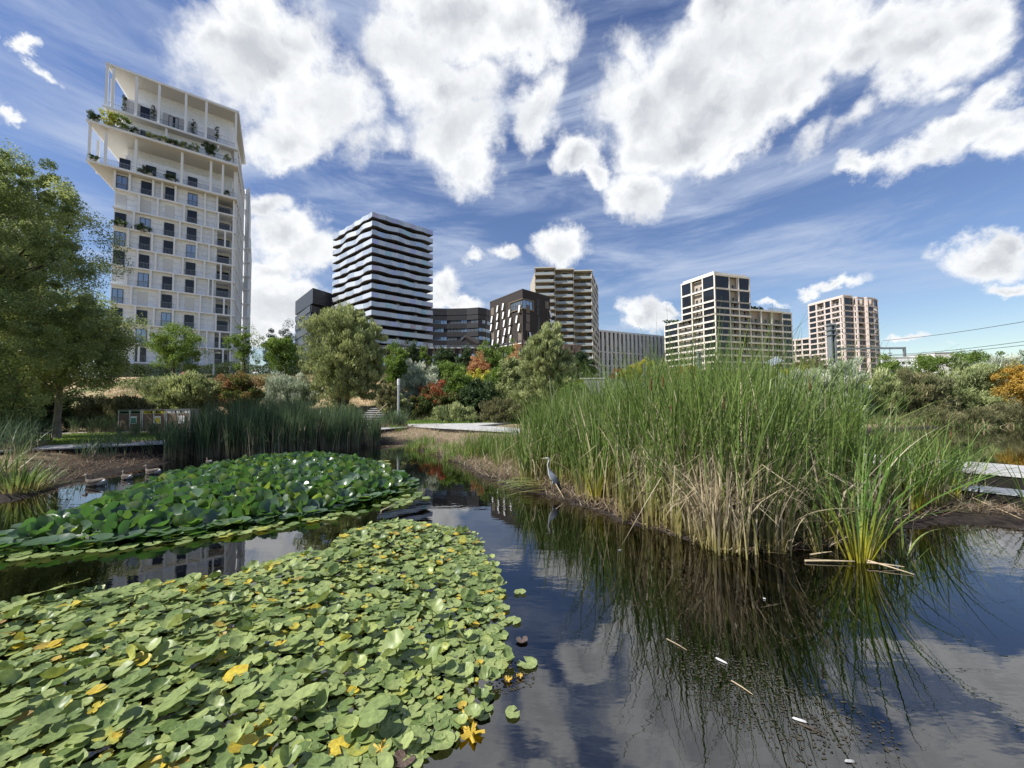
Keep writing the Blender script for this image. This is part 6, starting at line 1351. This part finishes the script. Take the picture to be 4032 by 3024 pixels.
# concrete wall with its railing
a, b = at(2284, 1492, 58), at(2384, 1492, 58); zt = a.z
t = thing('retaining_wall', 'raw grey concrete wall above the reeds left of the long railing', 'wall', ((a.x + b.x) / 2, 58, H(a.x, 58)))
w = (b.x - a.x) / 2; hh = zt - t.location.z
for i in range(3): obj('concrete_panel', MB().box(-w + i * w * 2 / 3 + .01, -w + (i + 1) * w * 2 / 3 - .01, 0, .4, -1.5, hh).mesh('concrete_panel', GREYC), t)
obj('coping', MB().box(-w - .05, w + .05, -.08, .5, hh + .003, hh + .14).mesh('coping', HOTEL), t)
a, b = at(2386, 1512, 59), at(2960, 1524, 64)
t = thing('bridge_parapet', 'long low pale parapet with railing running right from the concrete wall', 'railing', (a.x, 59, a.z - 1.0)); F = Wall(t, (a.x, a.y), (b.x, b.y))
F.put('beam', slab_mesh(0, F.L, 0, .5, a.z - 1.6, a.z - .55, GREYC)); F.put('top_rail', slab_mesh(0, F.L, .05, .15, a.z + .0, a.z + .08, LAMPM))
for k in range(int(F.L / 1.6)): F.put('rail_post', slab_mesh(0, .07, .05, .12, a.z - .55, a.z, LAMPM), k * 1.6)

# ------------------------------------------------------------------ recycling bins
SLAT = mat('weathered_slat', (.20, .145, .115), .8, .2, var=.25, vscale=7); FRM = mat('grey_bin_frame', (.20, .21, .23), .5, .4, .4)
BINS = [('green', (.09, .22, .10), 'pair of slatted recycling bins with green top strip and green poster, leftmost'), ('yellow', (.55, .50, .05), 'pair of slatted recycling bins with yellow top strip and yellow poster, middle'), ('white', (.72, .72, .72), 'pair of slatted recycling bins with white top strip, rightmost, half behind reeds')]
bx = at(465, 1650, 25).x; slat = MB().box(.05, .70, 0, .03, 0, .075).mesh('slat', SLAT); HOLE = mat('bin_opening', (.01, .01, .01), .9, .1)
for i, (nm, cl, lab) in enumerate(BINS):
    x = bx + i * 1.56; z = H(x, 25) + .12; t = thing('recycling_bin', lab, 'bin', (x, 25, z), 0, 'recycling bins behind the lawn'); C1 = mat(nm + '_bin_strip', cl, .5, .4)
    obj('cabinet', MB().box(.01, 1.50, .05, .8, 0, 1.30).mesh('cabinet', FRM), t); obj('lid', MB().box(-.02, 1.53, -.03, .85, 1.303, 1.34).mesh('lid', FRM), t)
    for xx in (0, .73, 1.46): obj('frame_post', MB().box(xx, xx + .05, -.01, .048, -.1, 1.30).mesh('frame_post', LAMPM), t)
    for h_ in range(2):
        o = obj('top_strip', MB().box(.07 + h_ * .73, .71 + h_ * .73, .0, .045, 1.08, 1.26).mesh('top_strip', C1), t)
        if nm == 'green': obj('opening', MB().box(.13 + h_ * .73, .65 + h_ * .73, -.012, -.002, 1.12, 1.22).mesh('opening', HOLE), o)
        else:
            for cx_, r_ in ((.17, .035), (.58, .065)):
                cxx = cx_ if h_ == 0 else .78 - cx_; b = MB(); b.tube([(cxx + h_ * .73, -.012, 1.17), (cxx + h_ * .73, -.003, 1.17)], r_, 12); obj('opening', b.mesh('opening', HOLE), o)
            obj('opening', MB().box(.27 + h_ * .73, .45 + h_ * .73, -.012, -.002, 1.14, 1.20).mesh('opening', HOLE), o)
        for k in range(12): obj('slat', slat, t, Matrix.Translation((.01 + h_ * .73, .01, .04 + k * .085)))
    po = obj('poster', MB().box(.82, 1.22, -.02, -.003, .42, .92).mesh('poster', CURT), t)
    obj('poster_print', MB().box(.86, 1.18, -.026, -.021, .46, .80).mesh('poster_print', mat(nm + '_poster', {'green': (.08, .28, .20), 'yellow': (.62, .55, .06), 'white': (.62, .62, .62)}[nm], .6, .3)), po)

# plants on the white tower's terraces
def planter(label, u, v, out, kind, w, h, F=Fw, zf=None, shape='round', D=None):
    s, z = F.s_at(u, v, out); z = zf if zf is not None else z; q = F.M @ Vector((s, -out, 0)); n = int(500 * w * h) + 400
    t = tree('terrace_plant', label, 'plant', (q.x, q.y, z), [(0, 0, h * .55, w * .5, w * .4, h * .45)], kind, 26, n, .16, trunk=.04, clump=.3, nbr=6)
    obj('planter', MB().box(-w * .3, w * .3, -.2, .2, -.02, .4).mesh('planter', GREYC), t)
for k, (u, v, out, kind, w, h, zf, lab) in enumerate(((372, 462, 1.2, 'dark', 1.6, 1.6, 45.0, 'dark shrub at the outer left corner of the middle terrace'), (430, 470, 1.1, 'yellow', 2.3, 2.6, 45.0, 'large yellow-green bush on the left of the middle terrace'), (480, 480, 1.1, 'green', 2.0, 2.4, 45.0, 'green bush right of the large yellow-green one on the terrace'), (528, 505, 1.1, 'dark', 1.5, 1.0, 45.0, 'low dark bush left of the first terrace window'),
        (600, 530, 1.2, 'olive', 1.8, 1.0, 45.0, 'low olive planting right of the first terrace window'), (640, 545, 1.2, 'olive', 1.5, 1.2, 45.0, 'loose planting left of the second terrace window'), (675, 560, 1.2, 'dark', 1.5, 1.0, 45.0, 'dark planting under the second terrace window'), (715, 565, 1.2, 'olive', 1.8, 1.2, 45.0, 'olive planting right of the second terrace window'), (765, 575, 1.2, 'olive', 1.5, 1.3, 45.0, 'airy planting in the middle right of the terrace'),
        (828, 560, 1.1, 'dark', 2.0, 3.0, 45.0, 'tall dark green bush on the right of the middle terrace'), (895, 605, 1.0, 'olive', 1.0, 1.5, 45.0, 'thin plant at the right corner of the middle terrace'), (365, 600, .6, 'dark', 1.5, 1.0, 39.2, 'low planter at the left corner of the lower terrace'), (580, 670, .5, 'dark', 2.3, 1.1, 39.2, 'spreading dark bush before the second lower terrace window'), (672, 700, .5, 'dark', 1.8, 1.0, 39.2, 'round dark bush before the third lower terrace window'), (893, 745, .4, 'dark', 1.3, 1.0, 39.2, 'bush at the right corner of the lower terrace'),
        (470, 860, .0, 'dark', 2.0, 1.2, 30.1, 'bush before the leftmost window three floors below the terrace'), (562, 888, .0, 'dark', 2.2, 1.1, 30.1, 'wide bush before the second window three floors below the terrace'))): planter(lab, u, v, out, kind, w, h, zf=zf)
for u, lab in ((488, 'leftmost slim cypress on the top terrace'), (603, 'second slim cypress on the top terrace'), (762, 'third slim cypress on the top terrace'), (856, 'rightmost slim cypress on the top terrace')):
    s, z = Fw.s_at(u, 460, -.9); q = Fw.M @ Vector((s, .9, 0)); tree('cypress', lab, 'tree', (q.x, q.y, 48.6), [(0, 0, 1.9, .28, .28, 1.7)], 'dark', 30, 1300, .12, trunk=.05, clump=.3, nbr=3)
for k, (F, s, z, w, h, kd, lab) in enumerate(((Kl, 4, zsK[4] + .5, 6, 2.2, 'dark', 'planting on the left roof terrace of the cream block'), (Kr, sR[3] + 2.5, zsK[3] + .5, 5, 1.8, 'dark', 'dark bushes on the right roof terrace of the cream block'), (Kr, sR[4] - .5, zsK[3] + .5, 4, 1.7, 'dark', 'second dark bush on the right roof of the cream block'), (Kl, 8, zsK[4] + .5, 4, 1.4, 'green', 'green bush beside the tower on the left roof of the cream block'), (Kr, sR[2] + 2.4, zsK[3] - 16.3, 3.6, 4.0, 'dark', 'dark bush hanging from a balcony of the cream block'))):
    q = F.M @ Vector((s, 1.2 if k < 4 else -.2, 0)); tree('roof_plant', lab, 'plant', (q.x, q.y, z), [(0, 0, h * .5, w * .5, .9, h * .5)], kd, 40, 2200, .35, trunk=.06, clump=.22, nbr=6)
# ------------------------------------------------------------------ birds and people
def cr(pts, n):                            # Catmull-Rom through rows of numbers
    P = [np.array(p, float) for p in pts]; out = []
    for i in range(len(P) - 1):
        p0, p1, p2, p3 = P[max(i - 1, 0)], P[i], P[i + 1], P[min(i + 2, len(P) - 1)]
        for k in range(n):
            t = k / n; out.append(.5 * ((2 * p1) + (-p0 + p2) * t + (2*p0 - 5*p1 + 4*p2 - p3) * t*t + (-p0 + 3*p1 - 3*p2 + p3) * t**3))
    out.append(P[-1]); return out
def loft(name, rows, mats, seg=5, n=16, mfun=None):
    """rows: (x, y, z, half width, half height) along a spine"""
    R_ = cr(rows, seg); b = MB(); m = len(R_)
    for i, r in enumerate(R_):
        a = R_[max(i - 1, 0)][:3]; c = R_[min(i + 1, m - 1)][:3]; t = Vector(c - a).normalized(); side = Vector((0, 1, 0)); up = t.cross(side).normalized() * -1; side = up.cross(t) * -1
        for j in range(n):
            an = 2 * math.pi * j / n; b.v.append(tuple(Vector(r[:3]) + side * math.cos(an) * max(r[3], .0008) + up * math.sin(an) * max(r[4], .0008)))
    for i in range(m - 1):
        for j in range(n):
            q = (j + 1) % n; b.f.append((i*n + j, i*n + q, (i+1)*n + q, (i+1)*n + j)); b.m.append(mfun(i / (m - 1), j / n) if mfun else 0)
    b.f.append(tuple(reversed(range(n)))); b.f.append(tuple((m-1)*n + j for j in range(n))); b.m += [0, 0]
    return b.mesh(name, mats, True)
HG = mat('heron_grey_plumage', (.14, .16, .19), .8, .2, var=.18, vscale=18, bump=.3, bscale=60); HW = mat('heron_white_plumage', (.42, .43, .44), .8, .2, var=.06, vscale=20); HB = mat('heron_slate_feathers', (.055, .065, .085), .7, .2, var=.25, vscale=30)
HBK = mat('heron_black_crest', (.02, .02, .025), .7, .2); BEAK = mat('yellow_grey_beak', (.45, .38, .22), .5, .3); LEG = mat('heron_leg', (.24, .19, .13), .7, .2)
hp = gp(2172, 1950, .0); hz = H(hp.x, hp.y); sc = 1.0
hr = thing('heron', 'grey heron standing upright at the water edge, facing left, beside the reeds', 'bird', (hp.x, hp.y, 0.0), R(0))
# x to the right (tail), -x towards the beak; upright resting pose
body = [(.21, 0, .16, .006, .006), (.17, 0, .22, .028, .022), (.12, 0, .31, .062, .060), (.05, 0, .43, .080, .085), (-.01, 0, .53, .066, .072), (-.045, 0, .60, .038, .044), (-.070, 0, .68, .024, .028), (-.082, 0, .76, .019, .022), (-.060, 0, .84, .018, .021), (-.050, 0, .885, .021, .024), (-.078, 0, .918, .026, .027), (-.115, 0, .922, .021, .020), (-.150, 0, .917, .010, .011)]
hr.scale = (.98, .98, .98)
obj('body', loft('body', body, [HG, HW], mfun=lambda t, a: 1 if (t > .42 and (t > .62 or .55 < a < .95)) or (a > .62 and a < .88 and t > .2) else 0), hr)
obj('beak', loft('beak', [(-.140, 0, .917, .011, .011), (-.19, 0, .914, .008, .008), (-.265, 0, .909, .002, .002)], BEAK, 3, 8), hr)
obj('crest', loft('crest', [(-.118, 0, .940, .012, .004), (-.085, 0, .947, .020, .006), (-.045, 0, .925, .012, .006), (.005, 0, .885, .003, .003)], HBK, 4, 8), hr)
for s in (-1, 1):
    obj('eye', MB().tube([(-.108, s * .019, .926), (-.108, s * .0225, .926)], [.0045, .0042], 10).mesh('eye', mat('heron_eye', (.55, .42, .05), .2, .6)), hr)
    obj('wing', loft('wing', [(-.01, s * .052, .545, .020, .03), (.05, s * .078, .46, .020, .075), (.11, s * .066, .35, .018, .075), (.175, s * .035, .235, .014, .045), (.235, s * .012, .125, .006, .010)], [HG, HB], 5, 12, mfun=lambda t, a: 1 if t > .55 or (.2 > a and t > .3) else 0), hr)
    obj('leg', MB().tube([(.035 + .02 * s, s * .035, .38), (.02 + .02 * s, s * .035, .25), (.03 + .022 * s, s * .035, .20), (.025 + .02 * s, s * .035, -.02)], [.028, .012, .0095, .006], 8).mesh('leg', LEG, True), hr)
    ft = MB()
    for an in (-.45, 0, .45, math.pi): ft.tube([(.025 + .02 * s, s * .035, -.015), (.025 + .02 * s - math.cos(an) * .065, s * .035 + math.sin(an) * .065, -.02)], [.005, .002], 5)
    obj('foot', ft.mesh('foot', LEG, True), hr)
    obj('thigh_feathers', loft('thigh_feathers', [(.05, s * .04, .42, .035, .04), (.035 + .01 * s, s * .037, .33, .028, .026), (.025 + .018 * s, s * .035, .255, .012, .012)], HW, 4, 8), hr)
GG = mat('goose_brown_plumage', (.20, .165, .135), .8, .2, var=.3, vscale=22, bump=.3, bscale=50); GWH = mat('goose_white_tail', (.78, .78, .77), .8, .2); GBK = mat('goose_bill', (.50, .26, .10), .5, .3); GD = mat('goose_dark_wing', (.11, .095, .08), .8, .2, var=.35, vscale=26)
def goose(label, u, v, rz, k=1.0, pale=False, group='geese swimming by the mud bank'):
    p = gp(u, v, 0); t = thing('goose', label, 'bird', (p.x, p.y, 0), rz, group)
    def S(rows): return [tuple(c * k for c in r) for r in rows]
    rows = S([(.33, 0, .150, .010, .006), (.28, 0, .125, .055, .03), (.20, 0, .085, .10, .07), (.05, 0, .060, .135, .105), (-.10, 0, .055, .115, .095), (-.19, 0, .095, .060, .065), (-.225, 0, .155, .036, .036), (-.235, 0, .22, .030, .032), (-.262, 0, .262, .034, .034), (-.305, 0, .262, .026, .024), (-.335, 0, .252, .012, .012)])
    obj('body', loft('body', rows, [GG, GWH], mfun=lambda q, a: 1 if q < .10 or (q < .22 and a > .5) else 0), t)
    obj('bill', loft('bill', S([(-.325, 0, .254, .016, .014), (-.36, 0, .247, .013, .009), (-.385, 0, .243, .006, .005)]), GBK, 3, 8), t)
    for s in (-1, 1):
        obj('wing', loft('wing', S([(-.12, s * .085, .10, .03, .04), (0, s * .115, .105, .03, .07), (.15, s * .09, .12, .03, .055), (.27, s * .035, .15, .016, .02)]), GD, 4, 10), t)
        obj('eye', MB().tube([(-.295 * k, s * .024 * k, .272 * k), (-.295 * k, s * .030 * k, .272 * k)], .006 * k, 8).mesh('eye', HBK), t)
    return t
goose('largest brown goose with white tail swimming left, nearest the mud bank', 372, 1912, R(-8), 1.12)
goose('small brown gosling-like goose facing left, between two others', 498, 1886, R(-25), .85)
goose('grey-brown goose farthest right of the three on open water', 600, 1866, R(-10), 1.0)
goose('goose head just showing behind the top of the raised lily mound', 822, 1822, R(-30), .62)

SKIN = mat('skin', (.48, .30, .22), .6, .3)
def person(label, u, v, D, shirt, trousers, haircol, rz=0, hat=False):
    p = at(u, v, D); z = H(p.x, D); t = thing('person', label, 'person', (p.x, D, z), rz)
    V = [(0, 0, .12), (0, .02, .32), (0, .03, .52), (0, .01, .62), (0, -.01, .70), (0, -.03, .80), (.18, .02, .54), (.26, -.06, .34), (.16, -.26, .28), (-.18, .02, .54), (-.26, -.06, .34), (-.16, -.26, .28), (.12, -.05, .12), (.17, -.42, .30), (.15, -.62, .05), (.15, -.74, .04), (-.12, -.05, .12), (-.17, -.42, .30), (-.15, -.62, .05), (-.15, -.74, .04)]
    E = [(0,1),(1,2),(2,3),(3,4),(4,5),(2,6),(6,7),(7,8),(2,9),(9,10),(10,11),(0,12),(12,13),(13,14),(14,15),(0,16),(16,17),(17,18),(18,19)]
    rad = [.13, .125, .14, .055, .09, .085, .055, .045, .035, .055, .045, .035, .09, .065, .045, .04, .09, .065, .045, .04]
    me = bpy.data.meshes.new('body'); me.from_pydata(V, E, []); me.materials.append(SKIN); o = obj('body', me, t)
    sk = o.modifiers.new('skin', 'SKIN'); 
    for i, r in enumerate(rad): me.skin_vertices[0].data[i].radius = (r, r * .85)
    me.skin_vertices[0].data[0].use_root = True
    s2 = o.modifiers.new('sub', 'SUBSURF'); s2.levels = 1; s2.render_levels = 1
    SH = mat('shirt_cloth', shirt, .85, .1, var=.1, vscale=12); TR = mat('trouser_cloth', trousers, .85, .1)
    def lz(nm, rows, m): obj(nm, MB().tube([r[:3] for r in rows], [r[3] for r in rows], 12, flat=1.15).mesh(nm, m, True), t)
    b = MB(); b.tube([(0, 0, .08), (0, .02, .3), (0, .03, .5), (0, .01, .60)], [.165, .16, .175, .08], 14)
    for s in (-1, 1): b.tube([(s * .12, .02, .55), (s * .22, .01, .50), (s * .28, -.06, .34), (s * .19, -.22, .29)], [.08, .075, .065, .05], 10)
    obj('shirt', b.mesh('shirt', SH, True), t); b = MB()
    for s in (-1, 1): b.tube([(s * .07, .02, .13), (s * .12, -.12, .17), (s * .17, -.42, .31), (s * .15, -.60, .08)], [.12, .105, .085, .065], 10)
    obj('trousers', b.mesh('trousers', TR, True), t)
    obj('hair', loft('hair', [(-.075, .02, .80, .05, .04), (0, .02, .845, .095, .065), (.075, .02, .80, .05, .04)], mat('hair', haircol, .8, .2), 4, 10), t)
    return t
person('person in a pink shirt sitting on the slope top left of the lamp', 724, 1478, 54, (.62, .10, .16), (.55, .45, .45), (.03, .02, .02), R(10))
person('second person in pink and white leaning close beside the pink-shirted one', 738, 1480, 54.2, (.60, .30, .34), (.60, .58, .56), (.05, .03, .02), R(-15))
person('person in a white shirt and dark trousers sitting alone on the slope top', 1006, 1478, 54, (.70, .70, .70), (.03, .03, .04), (.25, .14, .06), R(5))
